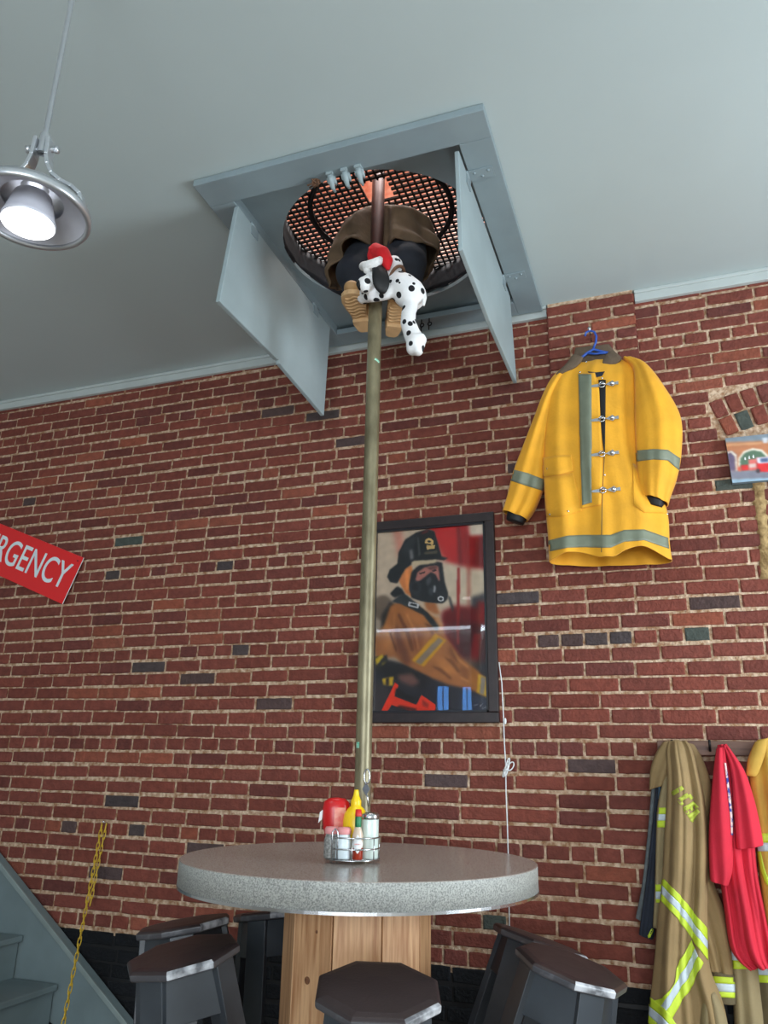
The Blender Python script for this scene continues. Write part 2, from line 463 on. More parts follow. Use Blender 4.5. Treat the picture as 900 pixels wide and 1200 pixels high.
# rowlock rings of the arch
for (r0, r1) in RING:
    rm = (r0+r1)/2; n = max(3, int(round(2*AHALF*rm/.071)))
    for k in range(n):
        a = -AHALF+2*AHALF*(k+.5)/n
        ca, sa = cos(a), sin(a)
        def fr(x, z, y, ca=ca, sa=sa, rm=rm):
            rr = rm+z; t = x*rr/rm
            return (ACX+rr*sa+t*ca, y, ACZ+rr*ca-t*sa)
        ww = AHALF*rm/n-.0042; hh = (r1-r0)/2
        brick(b, -ww, ww, -hh, hh, -.003+random.uniform(-.003, .003), brickcol(1, 0, 'g' if (k == 1 and r0 < ACR-.15) else 'n'), frame=fr)
wall = None
b.c = (1, 1, 1)
b.box((XL-.1, .006, .54), (XR+.1, .3, CEIL), 1)
b.box((XL-.1, .006, 0), (XR+.1, .3, .54), 2)
wall = struct(b.build('wall_back', [MT['brick'], MT['mortar'], MT['black']]))

# chimney pilaster at the top
PX0 = at(641, 380, -.045).x; PX1 = at(744, 360, -.045).x
PZ0 = 2.93
b = MB()
b.c = (1, 1, 1)
b.box((PX0+.006, -.037, PZ0+.01), (PX1-.006, .004, CEIL), 1)
cc = [c for c in courses if PZ0 < c[0]]
for ci, (zc_, pitch, hdr) in enumerate(cc):
    W = PX1-PX0; h = pitch-.012
    cuts = [0, .27, .75, 1] if ci % 2 else [0, .5, 1]
    if hdr: cuts = [0, .25, .5, .75, 1]
    cuts = [0]+[c+random.uniform(-.03, .03) for c in cuts[1:-1]]+[1]
    zt = min(zc_+h/2, CEIL-.002)
    if zt-zc_+h/2 < .02: continue
    for k in range(len(cuts)-1):
        brick(b, PX0+cuts[k]*W+(.005 if k else 0), PX0+cuts[k+1]*W-(.005 if k < len(cuts)-2 else 0), zc_-h/2, zt, -.047, brickcol(2, 0, 'n'))
    # return faces of the end bricks
    for s, X in ((1, PX0+.001), (-1, PX1-.001)):
        b.c = brickcol(2, 0, 'n')
        b.box((min(X, X+s*.02), -.038, zc_-h/2), (max(X, X+s*.02), .0, zt), 0)
pil = struct(b.build('pilaster', [MT['brick'], MT['mortar']], wall))
# old jamb joint below the canvas
b = MB(); b.c = (1, 1, 1)
A = [az(835, 760), az(850, 900), az(862, 1040), az(880, 1200), az(896, 1400)]
vs = []; fs = []
for i, p in enumerate(A):
    w = .026+.004*sin(i*2.)
    for dx in (-w, -w*.4, w*.4, w): vs.append((p.x+dx, -.006 if abs(dx) < w*.9 else .004, p.z))
for i in range(len(A)-1):
    for k in range(3): fs.append((i*4+k, i*4+k+1, i*4+k+5, i*4+k+4))
b.add(vs, fs, 0, True); struct(b.build('mortar_seam', MT['mortardark'], wall))

# cornice trim
ZT = 3.598
b = MB()
for (x0, x1, n) in ((-4.12, PX0-.002, 1), (PX1+.002, XR, 2)):
    b = MB(); b.box((x0, -.022, ZT), (x1, .004, CEIL-.0005)); b.box((x0, -.034, CEIL-.018), (x1, -.02, CEIL-.0005))
    if n == 1:
        # skip the part behind the hatch frame: the frame butts against the trim
        pass
    struct(b.build('trim_%d' % n, MT['trimpaint'], bevel=.003))

# ------------------------------------------------------------------ pole hatch
HC = (-1.07, -.735); HR = .475
hatch = thing('pole_hatch', 'square grey ceiling hatch with round hole and two doors hanging open', 'hatch', (-1.06, -.72, CEIL))
FZ = CEIL-.032
fx0, fx1, fy0, fy1 = -1.675, -.448, -1.405, -.036
bd = [((fx0, fy0), (fx1, fy0+.135), 'f'), ((fx1-.128, fy0+.135), (fx1, fy1), 'r'), ((fx0, fy0+.135), (fx0+.115, fy1), 'l'), ((fx0+.115, fy1-.12), (fx1-.128, fy1), 'b')]
for (p, q, k) in bd:
    b = MB(); b.box((p[0], p[1], FZ), (q[0], q[1], CEIL-.0008)); b.build('frame_board', MT['grey'], hatch, bevel=.003)
# panel with round hole
def ringplate(name, z0, z1, rad, x0, x1, y0, y1, m, par):
    b = MB(); n = 96; vs = []; fs = []
    for zz in (z0, z1):
        for k in range(n):
            a = 2*pi*k/n; vs.append((HC[0]+rad*cos(a), HC[1]+rad*sin(a), zz))
        for k in range(n):
            a = 2*pi*k/n; c, s = cos(a), sin(a)
            t = min([v for v in ((x1-HC[0])/c if c > 1e-6 else 9, (x0-HC[0])/c if c < -1e-6 else 9, (y1-HC[1])/s if s > 1e-6 else 9, (y0-HC[1])/s if s < -1e-6 else 9)])
            vs.append((HC[0]+t*c, HC[1]+t*s, zz))
    for k in range(n):
        k2 = (k+1) % n
        fs += [(k, k2, n+k2, n+k), (2*n+k2, 2*n+k, 3*n+k, 3*n+k2), (k, 2*n+k, 2*n+k2, k2)]
    b.add(vs, fs, 0); return b.build(name, m, par)
ringplate('hole_panel', CEIL+.025, CEIL+.045, HR, HX0, HX1, HY0, HY1, MT['grey'], hatch)
# sides of the opening
b = MB()
for (p, q) in (((HX0-.0, HY0, CEIL), (HX0+.012, HY1, CEIL+.2)), ((HX1-.012, HY0, CEIL), (HX1, HY1, CEIL+.2)), ((HX0, HY0, CEIL), (HX1, HY0+.012, CEIL+.2)), ((HX0, HY1-.012, CEIL), (HX1, HY1, CEIL+.2))): b.box(p, q)
b.build('opening_lining', MT['grey'], hatch)
# round well above the hole: painted lower ring, black cloth above
GZ = CEIL+.175
b = MB(); n = 72
b.lathe([(HR+.012, CEIL+.045), (HR+.012, CEIL+.21)], (HC[0], HC[1], 0), n)
b.build('well_lining', MT['grey'], hatch)
b = MB(); vs = []; fs = []
for k in range(n+1):
    a = 2*pi*k/n
    r = HR+.002+.006*sin(a*9)+.004*sin(a*17+1)
    drop = .055+.03*sin(a*1.+2.2)+.012*sin(a*5)
    for j in range(5):
        vs.append((HC[0]+r*cos(a), HC[1]+r*sin(a), GZ-.002-(GZ-.002-(CEIL+.045+drop*1.2-.05))*j/4))
for k in range(n):
    for j in range(4): fs.append((k*5+j, k*5+5+j, k*5+6+j, k*5+1+j))
b.add(vs, fs, 0, True); b.build('cloth_skirt', MT['blackcloth'], hatch, solid=.003)
# doors
def door(X, face, prof, thick):
    b = MB(); b.prism([(X, y, z) for (y, z) in prof], (thick, 0, 0))
    o = b.build('door', MT['greylight'], hatch, bevel=.003)
    return o
dl = door(-1.572, 1, [(-1.245, FZ-.004), (-.262, FZ-.018), (-.285, 3.072), (-.79, 3.106), (-.80, 3.122), (-.815, 3.115), (-1.312, 3.108)], .02)
dr = door(-.600, 1, [(-1.245, FZ-.001), (-.222, FZ-.004), (-.118, 3.187), (-.74, 3.170), (-1.205, 3.198)], .018)
for (d, X, s, ys) in ((dl, -1.552, -1, (-1.10, -.45)), (dr, -.582, 1, (-1.10, -.38))):
    for y in ys:
        b = MB(); b.box((X-.004, y-.03, FZ-.055), (X+.004, y+.03, FZ-.004)); b.tube([(X, y-.033, FZ-.006), (X, y+.033, FZ-.006)], .007, 8)
        x2 = X+s*.105; b.box((min(X, x2), y-.028, FZ-.005), (max(X, x2), y+.028, FZ-.001))
        for i in range(3): b.ball((X+s*(.03+.028*i), y+(.012 if i % 2 else -.012), FZ-.005), .006, 8)
        b.build('hinge', MT['grey'], d)
# painted hooks on the front board's inner edge
for (px, py) in ((388, 208), (405, 200), (421, 196)):
    p = at(px, py, fy0+.125); b = MB()
    p = Vector((p.x, fy0+.118, FZ))
    b.box((p.x-.014, p.y-.016, FZ-.012), (p.x+.014, p.y+.016, FZ))
    b.tube([p+Vector((0, 0, -.008)), p+Vector((0, .012, -.028)), p+Vector((0, .03, -.045)), p+Vector((.002, .05, -.048))], [.014, .013, .009, .005], 10)
    b.tube([p+Vector((.012, .004, -.012)), p+Vector((.015, .02, -.03)), p+Vector((.013, .034, -.028))], [.008, .007, .004], 8)
    b.tube([p+Vector((-.012, .004, -.012)), p+Vector((-.014, .018, -.024)), p+Vector((-.012, .03, -.024))], [.007, .006, .004], 8)
    b.build('hook', MT['greylight'], hatch)
p = at(371, 204, fy0+.12); b = MB()
for k in range(9):
    a = k*.9; b.tube([Vector((p.x, fy0+.12, FZ-.004)), Vector((p.x+.016*cos(a), fy0+.12+.012*sin(a*1.3), FZ-.016-.006*sin(a))), Vector((p.x-.02+.02*cos(a*1.7), fy0+.13+.012*sin(a), FZ-.014-.012*abs(sin(a*2))))], .0035, 6)
b.build('rope_knot', MT['knot'], hatch)
# small black latch chains under the back board
for (px) in (494, 503):
    p = at(px, 366, fy1-.11); b = MB()
    for i in range(3):
        b.torus((p.x+.003*sin(i*2), fy1-.11, FZ-.008-.022*i), .010, .0035, (0, 1, 0) if i % 2 else (1, .3, 0), 14, 6)
    b.build('latch_chain', MT['black'], hatch)

# ------------------------------------------------------------------ floor grate above + upper room
b = MB(); GP = .0305
PXc, PYc = -1.046, -.9
gx0, gx1, gy0, gy1 = HC[0]-.53, HC[0]+.53, HC[1]-.53, HC[1]+.53
cut = (PXc-.062, PXc+.062, PYc-.075, PYc+.06)
def barspan(lo, hi, c0, c1, hit):
    return [(lo, c0), (c1, hi)] if hit else [(lo, hi)]
n = int((gx1-gx0)/GP)
for i in range(n+1):
    x = gx0+i*GP
    for (a, c) in barspan(gy0, gy1, cut[2], cut[3], cut[0] < x < cut[1]): b.box((x-.0042, a, GZ), (x+.0042, c, GZ+.009))
    y = gy0+i*GP
    for (a, c) in barspan(gx0, gx1, cut[0], cut[1], cut[2] < y < cut[3]): b.box((a, y-.0060, GZ+.001), (c, y+.0060, GZ+.011))
grate = tag(b.build('floor_grate', MT['black'], origin=(HC[0], HC[1], GZ)), 'black metal grid closing the round hole above the pole', 'grate')
b = MB(); b.tube([(HC[0]+.0+.33*cos(2*pi*k/64), HC[1]-.06+.33*sin(2*pi*k/64), GZ-.012) for k in range(64)], .0125, 10, closed=True)
b.build('hoop', MT['black'], grate)
b = MB()
ux0, ux1, uy0, uy1, uz = -3.0, .9, -2.6, 1.2, 6.0
for (p, q) in (((ux0, uy0, CEIL+.3), (ux0+.05, uy1, uz)), ((ux1-.05, uy0, CEIL+.3), (ux1, uy1, uz)), ((ux0, uy0, CEIL+.3), (ux1, uy0+.05, uz)), ((ux0, uy1-.05, CEIL+.3), (ux1, uy1, uz)), ((ux0, uy0, uz), (ux1, uy1, uz+.05))): b.box(p, q)
struct(b.build('wall_upper', MT['terracotta']))
b = MB()
for (x0, x1, y0, y1) in ((ux0, gx0, uy0, uy1), (gx1, ux1, uy0, uy1), (gx0, gx1, uy0, gy0), (gx0, gx1, gy1, uy1)): b.box((x0, y0, CEIL+.19), (x1, y1, CEIL+.3))
struct(b.build('floor_upper', MT['floor']))

# ------------------------------------------------------------------ pole
pole = thing('fire_pole', 'brass fireman pole rising from the round table into the ceiling hatch', 'pole', (PXc, PYc, 1.06))
PR = .029
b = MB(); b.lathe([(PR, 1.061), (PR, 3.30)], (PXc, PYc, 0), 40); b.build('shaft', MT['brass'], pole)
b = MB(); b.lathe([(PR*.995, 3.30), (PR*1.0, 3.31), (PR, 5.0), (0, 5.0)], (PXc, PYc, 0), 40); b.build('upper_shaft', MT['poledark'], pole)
def wrap(px, py, w, h, rot, m, name, par, lab=None):
    """little sticker wrapped on the pole"""
    p = at(px, py, PYc-PR); b = MB(); nx, nz = 8, 4; vs = []; fs = []
    a0 = math.asin(max(-.9, min(.9, (p.x-PXc)/PR)))
    for j in range(nz+1):
        for i in range(nx+1):
            u = (i/nx-.5)*w; v = (j/nz-.5)*h
            uu = u*cos(rot)-v*sin(rot); vv = u*sin(rot)+v*cos(rot)
            a = a0+uu/PR; vs.append((PXc+(PR+.0008)*sin(a), PYc-(PR+.0008)*cos(a), p.z+vv))
    for j in range(nz):
        for i in range(nx): fs.append((j*(nx+1)+i, j*(nx+1)+i+1, (j+1)*(nx+1)+i+1, (j+1)*(nx+1)+i))
    b.add(vs, fs, 0, True); o = b.build(name, m, par); return o
wrap(419, 873, .014, .02, 0, MT['teal'], 'sticker', pole)
wrap(441, 421, .024, .010, -.5, MT['teal'], 'sticker', pole)

# carabiner with a grey tag near the pole's foot
p = at(430, 910, PYc-PR-.0025); q = at(429, 924, PYc-PR-.003)
cb = thing('carabiner', 'small silver carabiner with grey tag clipped at the foot of the pole', 'carabiner', q)
cz = p
b = MB(); b.tube([cz+Vector((.010*cos(t), 0, .024*sin(t))) for t in np.linspace(0, 2*pi, 24, endpoint=False)], .003, 8, closed=True); b.build('clip', MT['steel'], cb)
b = MB(); w = .014; b.prism([(q.x-w, q.y-.001, q.z-.002), (q.x, q.y-.001, q.z-.024), (q.x+w, q.y-.001, q.z-.002), (q.x, q.y-.001, q.z+.022)], (0, .003, 0)); b.build('tag', MT['greytag'], cb, bevel=.001)
p2 = at(432, 945, PYc-PR-.005)
b = MB(); b.tube([q+Vector((.004, 0, -.02)), (q+p2)/2, p2], .0035, 8); b.build('strap', MT['steel'], cb)

# ------------------------------------------------------------------ table
TX, TY, TR, TZ = -1.051, -.9, .599, 1.06
tab = thing('pub_table', 'tall round table with grey speckled top on a pine board barrel', 'table', (TX, TY, 0))
b = MB(); b.lathe([(0, TZ), (TR-.002, TZ), (TR, TZ-.002)], (TX, TY, 0), 96, 1)
b.lathe([(TR, TZ-.002), (TR, TZ-.074), (TR-.012, TZ-.074), (0, TZ-.074)], (TX, TY, 0), 96, 0)
o = b.build('tabletop', [MT['granite'], MT['granitetop']], tab); 
for pl in o.data.polygons: pl.use_smooth = abs(pl.normal.z) < .5
b = MB(); b.lathe([(TR-.012, TZ-.0735), (TR+.002, TZ-.0735), (TR+.002, TZ-.082), (TR-.012, TZ-.082), (TR-.012, TZ-.0735)], (TX, TY, 0), 96, smooth=False); b.build('edge_strip', MT['steel'], tab)
PRD = .246; base_a = atan2(-DIST-TY, 0-TX)
for k in range(10):
    a0 = base_a+radians(-18)+k*pi/5; a1 = a0+pi/5; g = .0025
    def pt(a, r): return Vector((TX+r*cos(a), TY+r*sin(a), .085))
    p0, p1 = pt(a0, PRD), pt(a1, PRD); d = (p1-p0).normalized(); p0 = p0+d*g; p1 = p1-d*g
    q0, q1 = pt(a0, PRD-.03), pt(a1, PRD-.03)
    b = MB(); b.prism([p0, p1, q1, q0], (0, 0, TZ-.082-.085)); bo = b.build('barrel_board', MT['wood'], tab, bevel=.002)
    nrm = Vector((cos((a0+a1)/2), sin((a0+a1)/2), 0))
    for (kx, ky, kr) in ((360, 1149, .011), (371, 1092, .005), (462, 1180, .006)):
        dd = Vector(ray(kx, ky)); oo = Vector(_c); den = dd.dot(nrm)
        if den > -1e-3: continue
        hp_ = oo+dd*((p0-oo).dot(nrm)/den); q_ = (hp_-p0).dot(d)
        if kr*.6 < q_ < (p1-p0).length-kr*.6:
            bk = MB(); bk.lathe([(kr, 0), (kr*.8, .0008), (0, .001)], hp_, 20, axis=nrm); ko = bk.build('knot', MT['woodknot'], bo)

b = MB(); b.lathe([(0, .085), (.40, .085), (.40, 0), (0, 0)], (TX, TY, 0), 48, smooth=False); b.build('plinth', MT['stoolpaint'], tab)

# ------------------------------------------------------------------ stools
def stool(phi, rad, z, yaw, tilt, label):
    k = 1.019
    z = EYE-(EYE-z)*k
    d0 = Vector((cos(phi), sin(phi), 0)); 
    base = Vector((-1.032, -.95, 0))+d0*rad
    cx, cy = (base.x)*k, (base.y+DIST)*k-DIST
    C = Vector((cx, cy, z)); t = Vector((-d0.y, d0.x, 0)); e1 = d0*cos(tilt)-Vector((0, 0, 1))*sin(tilt); n = e1.cross(t).normalized()
    if n.z < 0: n = -n
    Rr = .168
    th = thing('bar_stool', label, 'stool', (C.x, C.y, 0), 'octagonal stools around the pub table')
    def P(a, r, h): return C+(e1*cos(a)+t*sin(a))*r+n*h
    b = MB(); vs = []; fs = []
    prof = [(Rr-.004, -.028), (Rr, -.024), (Rr+.001, -.009), (Rr-.008, -.002), (Rr-.03, .0015), (.05, .005)]
    for (r, h) in prof:
        for i in range(8): vs.append(P(yaw+pi/4*i, r, h))
    for j in range(len(prof)-1):
        for i in range(8): fs.append((j*8+i, j*8+(i+1) % 8, (j+1)*8+(i+1) % 8, (j+1)*8+i))
    fs += [tuple(range(8))[::-1], tuple((len(prof)-1)*8+i for i in range(8))]
    b.add(vs, fs, 0); b.mi = [1 if i < 16 else 0 for i in range(len(fs))]
    ed = max(range(8), key=lambda i: (P(yaw+pi/4*(i+.5), 1, 0)-C).dot(Vector((.8, -.6, 0))))  # worn strip with painted highlight, on the edge facing light and camera
    b.mi[8+ed] = 2; b.mi[16+ed] = 2
    b.build('seat', [MT['seat'], MT['seatedge'], MT['wornlitedge']], th, bevel=.003)
    sq = (yaw+pi/8) % (pi/4)
    if sq > pi/8: sq -= pi/4
    hs = .088
    for i in range(4):
        a = sq+pi/2*i
        # apron board on each side
        r = .118
        def Q(u, h, rr): return C+(e1*cos(a)+t*sin(a))*rr+(-e1*sin(a)+t*cos(a))*u+n*h
        b = MB(); u = .088
        b.obox([Q(-u-.006, -.150, r+.012), Q(u+.006, -.150, r+.012), Q(u+.006, -.150, r-.008), Q(-u-.006, -.150, r-.008), Q(-u, -.029, r), Q(u, -.029, r), Q(u, -.029, r-.02), Q(-u, -.029, r-.02)])
        b.build('apron', MT['stoolpaint'], th, bevel=.002)
    for i in range(4):
        a = sq+pi/4+pi/2*i
        top = P(a, .135, -.029); dirv = (-n+(e1*cos(a)+t*sin(a))*.115).normalized()
        foot_r = (top+dirv*.8-Vector((TX, TY, 0))); foot_r.z = 0
        zf = .085 if foot_r.length < .40 else 0.
        L_ = (zf-top.z)/dirv.z; bot = top+dirv*L_
        b = MB(); side = (-e1*sin(a)+t*cos(a))
        b.beam(top, bot, .078, .024, side); b.build('leg', MT['stoolpaint'], th, bevel=.002)
    for i in range(4):
        a = sq+pi/4+pi/2*i; a2 = a+pi/2; h = -.52 if i % 2 else -.47
        rr = .135+.115*abs(h+.037)
        b = MB(); b.beam(P(a, rr, h), P(a2, rr, h), .045, .02, n); b.build('stretcher', MT['stoolpaint'], th)
    return th
stool(-1.108, .629, .833, .288, .196, 'dark octagonal bar stool in front of the wooden barrel table')
stool(-2.269, .576, .835, .227, .201, 'dark octagonal bar stool nearest the grey stairs, front one at left of table')
stool(3.22, .629, .833, .833, .169, 'dark octagonal bar stool behind another at left of table by brick wall')
stool(2.5, .60, .82, .2, .18, 'dark octagonal bar stool deep in shade under the table, left of the barrel')
stool(.0, .684, .812, .2, .265, 'dark octagonal bar stool at right of table, front one nearer the camera')
stool(.60, .648, .806, .2, .3, 'dark octagonal bar stool at right of table, rear one nearer the brick wall')

# ------------------------------------------------------------------ condiments
CD = at(413, 1010.5, TZ, 2)
ppm = F/((np.array(CD)-_c)@_f)
caddy = thing('condiment_caddy', 'round chrome wire caddy holding bottles and shakers on the table', 'caddy', CD)
CR = .088
b = MB()
for h in (.012, .045, .078): b.torus((CD.x, CD.y, TZ+h), CR, .0022, seg=48)
b.build('wire_rings', MT['wire'], caddy)
b = MB()
for k in range(7): 
    y = -CR+.02+k*(2*CR-.04)/6; w = sqrt(max(0, CR**2-y**2)); b.tube([(CD.x-w, CD.y+y, TZ+.012), (CD.x+w, CD.y+y, TZ+.012)], .0018, 6)
b.build('wire_floor', MT['wire'], caddy)
for k in range(7):
    a = -pi/2+.35+k*2*pi/7; x, y = CD.x+CR*cos(a), CD.y+CR*sin(a)
    b = MB(); b.tube([(x, y, TZ+.0025), (x, y, TZ+.079)], .002, 6); b.build('upright', MT['wire'], caddy)
vd = Vector((-CD.x, -DIST-CD.y, 0)).normalized(); rt = Vector((-vd.y, vd.x, 0))   # toward camera, to the right
hp = CD+rt*(-.058)+vd*(CR*.78)
b = MB(); b.tube([hp+Vector((0, 0, .0025))-rt*.0085, hp+Vector((0, 0, .095))-rt*.0085, hp+Vector((0, 0, .106)), hp+Vector((0, 0, .095))+rt*.0085, hp+Vector((0, 0, .0025))+rt*.0085], .0026, 8); b.build('handle', MT['wire'], caddy)
BZ = TZ+.0145
def spot(px, dep):
    """point on the caddy floor, dep metres towards the camera from its centre, seen at photo column px"""
    q = CD+vd*dep; q.z = BZ
    x, _ = proj(q); return q+rt*((px-x)/ppm)
q = spot(392, -.038)
kt = thing('ketchup_bottle', 'red squeeze bottle behind the yellow one in the caddy', 'bottle', q)
b = MB(); vs = []; fs = []; n = 24
prof = [(.018, 0, 1), (.018, .03, 1), (.034, .055, .62), (.043, .09, .58), (.046, .12, .55), (.046, .148, .55), (.042, .167, .52), (.028, .178, .5), (.004, .181, .5)]
for (r, h, e) in prof:
    for k in range(n):
        a = 2*pi*k/n; vs.append(q+rt*(r*cos(a))+vd*(r*e*sin(a))+Vector((0, 0, h)))
for j in range(len(prof)-1):
    for k in range(n): fs.append((j*n+k, j*n+(k+1) % n, (j+1)*n+(k+1) % n, (j+1)*n+k))
fs.append(tuple(range(n))[::-1])
b.add(vs, fs, 0, True); b.build('bottle_body', MT['ketchup'], kt)
b = MB(); vs = []; fs = []
for j in range(6):
    h = .080+.07*j/5; r = .0455 if j not in (0,) else .0435; e = .56
    for k in range(9):
        a = pi*.26+pi*.28*k/8; vs.append(q+rt*((r+.001)*cos(a))+vd*((r*e+.0012)*sin(a))+Vector((0, 0, h)))
for j in range(5):
    for k in range(8): fs.append((j*9+k, j*9+k+1, j*9+k+10, j*9+k+9))
b.add(vs, fs, 0, True); b.build('label', MT['ketchuplabel'], kt)
b = MB(); a = at(380, 956, q.y); p0 = q-rt*.047+Vector((0, 0, .112)); b.prism([p0+vd*.004, p0-rt*.012+vd*.004+Vector((0, 0, -.012)), p0-rt*.008+vd*.004+Vector((0, 0, .022)), p0+rt*.002+vd*.004+Vector((0, 0, .03))], -vd*.002); b.build('paper_tag', MT['white'], kt)
q = spot(415.5, -.02)
ms = thing('mustard_bottle', 'yellow squeeze bottle with pointed cap in the caddy', 'bottle', q)
b = MB(); b.lathe([(0, 0), (.038, 0), (.041, .005), (.042, .09), (.042, .112), (.038, .132), (.026, .149), (.015, .158)], q, 32); b.build('bottle_body', MT['mustard'], ms)
b = MB(); b.lathe([(.0165, .154), (.0175, .160), (.0175, .172), (.014, .179), (.010, .190), (.008, .202), (.0075, .207), (0, .207)], q, 24); b.build('cap', MT['mustard'], ms)
b = MB(); vs = []; fs = []
for j in range(2):
    for k in range(9): a = -pi*.06+pi*.44*k/8; vs.append(q+rt*(.0428*cos(a))+vd*(.0428*sin(a))+Vector((0, 0, .04+.075*j)))
for k in range(8): fs.append((k, k+1, k+10, k+9))
b.add(vs, fs, 0, True); b.build('label', mat('mustard label', (246, 222, 90), .4, var=.05), ms)
q = spot(402, .045)
sa = thing('salt_shaker', 'white filled glass shaker with pink lid at front of caddy', 'shaker', q)
b = MB(); b.lathe([(0, 0), (.023, 0), (.0255, .004), (.0255, .053), (.022, .066), (.0205, .074)], q, 28); b.build('jar', MT['salt'], sa)
b = MB(); b.lathe([(.0235, .073), (.0245, .076), (.0245, .088), (.020, .094), (0, .095)], q, 28); b.build('lid', MT['pink'], sa)
q = spot(388.5, .03)
pe = thing('pepper_shaker', 'dark grey speckled glass shaker with pink lid at left of caddy', 'shaker', q)
b = MB(); b.lathe([(0, 0), (.023, 0), (.0255, .004), (.0255, .053), (.022, .066), (.0205, .074)], q, 28); b.build('jar', MT['pepper'], pe)
b = MB(); b.lathe([(.0235, .073), (.0245, .076), (.0245, .088), (.020, .094), (0, .095)], q, 28); b.build('lid', MT['pink'], pe)
q = spot(432.5, .022)
su = thing('sugar_dispenser', 'tall ribbed glass sugar jar with metal lid at right of caddy', 'jar', q)
b = MB(); vs = []; fs = []; n = 48
prof = [(0.001, 0), (.026, 0), (.0285, .004), (.0285, .117), (.0265, .123)]
for (r, h) in prof:
    for k in range(n): rr = r*(1+.018*cos(16*2*pi*k/n)); vs.append(q+Vector((rr*cos(2*pi*k/n), rr*sin(2*pi*k/n), h)))
for j in range(len(prof)-1):
    for k in range(n): fs.append((j*n+k, j*n+(k+1) % n, (j+1)*n+(k+1) % n, (j+1)*n+k))
b.add(vs, fs, 0, True); b.build('jar', MT['sugar'], su)
b = MB(); b.lathe([(.029, .118), (.0305, .120), (.0305, .132), (.024, .138), (.01, .140), (0, .140)], q, 32); b.build('lid', MT['steel'], su)
q = spot(418.5, .058)
hs_ = thing('hot_sauce_bottle', 'small pepper sauce bottle with red cap, green neck and white diamond label', 'bottle', q)
b = MB(); b.lathe([(0, 0), (.016, 0), (.0175, .003), (.0175, .035)], q, 24, 0); b.lathe([(.0175, .035), (.0175, .072), (.012, .090), (.009, .098), (.009, .11)], q, 24, 1); b.build('glass', [MT['hotsauce'], MT['sauceglass']], hs_)
b = MB(); b.lathe([(.0098, .096), (.0105, .1), (.0105, .127), (.009, .13)], q, 20); b.build('neck_foil', MT['greenfoil'], hs_)
b = MB(); b.lathe([(.0105, .128), (.011, .131), (.0095, .149), (0, .150)], q, 20); b.build('cap', MT['redcap'], hs_)
b = MB(); vs = []; fs = []
for j in range(9):
    v = (j/8-.5)*.055; w = .0205*(1-abs(v)/.0275)+.0006
    for k in range(7):
        a = (k/6-.5)*2*w/.018; vs.append(q+rt*(.0183*sin(a))+vd*(.0183*cos(a))+Vector((0, 0, .046+v)))
for j in range(8):
    for k in range(6): fs.append((j*7+k, j*7+k+1, j*7+k+8, j*7+k+7))
b.add(vs, fs, 0, True); hl = b.build('label', MT['white'], hs_)
def text(body, size, loc, xdir, zdir, m, name, parent, extrude=.0008, xs=1., offset=0., align='CENTER'):
    cu = bpy.data.curves.new(name, 'FONT'); cu.body = body; cu.size = size; cu.extrude = extrude; cu.align_x = align; cu.align_y = 'CENTER'; cu.offset = offset
    to = bpy.data.objects.new(name, cu); COL.objects.link(to); bpy.context.view_layer.update()
    me = bpy.data.meshes.new_from_object(to.evaluated_get(bpy.context.evaluated_depsgraph_get())); bpy.data.objects.remove(to); bpy.data.curves.remove(cu)
    me.name = name; o = bpy.data.objects.new(name, me); COL.objects.link(o); me.materials.clear(); me.materials.append(m)
    x = Vector(xdir).normalized(); y = Vector(zdir).normalized(); nz = x.cross(y)
    Mx = Matrix.Identity(4)
    for i in range(3): Mx[i][0] = x[i]*xs; Mx[i][1] = y[i]; Mx[i][2] = nz[i]
    porg = Vector(parent['_o'])
    o.parent = parent; l = Vector(loc)-porg
    for i in range(3): Mx[i][3] = l[i]
    o.matrix_local = Mx; o['_o'] = list(loc)
    return o
text('TABASCO', .0052, q+vd*.0192+Vector((0, 0, .046)), rt, (0, 0, 1), MT['redcap'], 'label_text', hl, .0002)

# ------------------------------------------------------------------ pendant lamp
LY = -2.36
lc = at(36, 246, LY)
lamp = thing('pendant_lamp', 'lit silver dome pendant lamp on a thin ceiling rod', 'lamp', lc)
LK = (DIST+LY)/(DIST-2.0)
LR = .185
b = MB(); b.lathe([(.04, .088), (.075, .080), (.125, .058), (.165, .030), (.178, .020), (.180, .008), (.178, .0)], lc, 64); b.build('shade', MT['lampmetal'], lamp)
b = MB(); b.lathe([(.176, .008), (.188, .010), (.191, .0), (.191, -.014), (.187, -.020), (.176, -.020), (.172, -.012), (.174, .0), (.176, .008)], lc, 64); b.build('rim', MT['lampmetal'], lamp)
b = MB(); b.lathe([(.173, -.008), (.150, .012), (.118, .030), (.098, .036)], lc, 64); b.build('reflector', MT['lampinner'], lamp)
b = MB(); b.lathe([(.060, .050), (.068, .020), (.080, -.030), (.085, -.044), (.086, -.052), (.083, -.056)], lc, 48); b.build('bulb_body', MT['lampinner'], lamp)
b = MB(); b.lathe([(.083, -.056), (.06, -.060), (0, -.063)], lc, 64); b.build('diffuser', MT['lampemit'], lamp)
b = MB(); b.lathe([(0, .125), (.035, .125), (.042, .118), (.044, .086), (0, .086)], lc, 32); b.build('heat_sink', MT['lampmetal'], lamp)
st = at(62, 150, LY); hz = (st.z-lc.z)/LK
for s in (-1, 1):
    b = MB(); pr_ = [(.172, .018), (.160, .056), (.128, .086), (.088, .108), (.054, .138), (.034, .175), (.025, .215), (.022, hz-.045)]
    for i in range(len(pr_)-1):
        a, c = pr_[i], pr_[i+1]
        b.beam(lc+Vector((s*a[0]*.94, s*a[0]*.34, a[1])), lc+Vector((s*c[0]*.94, s*c[0]*.34, c[1])), .046, .013, (-.34, .94, 0))
    b.build('yoke_arm', MT['lampmetal'], lamp, bevel=.002)
b = MB(); zb = lc.z+hz-.085
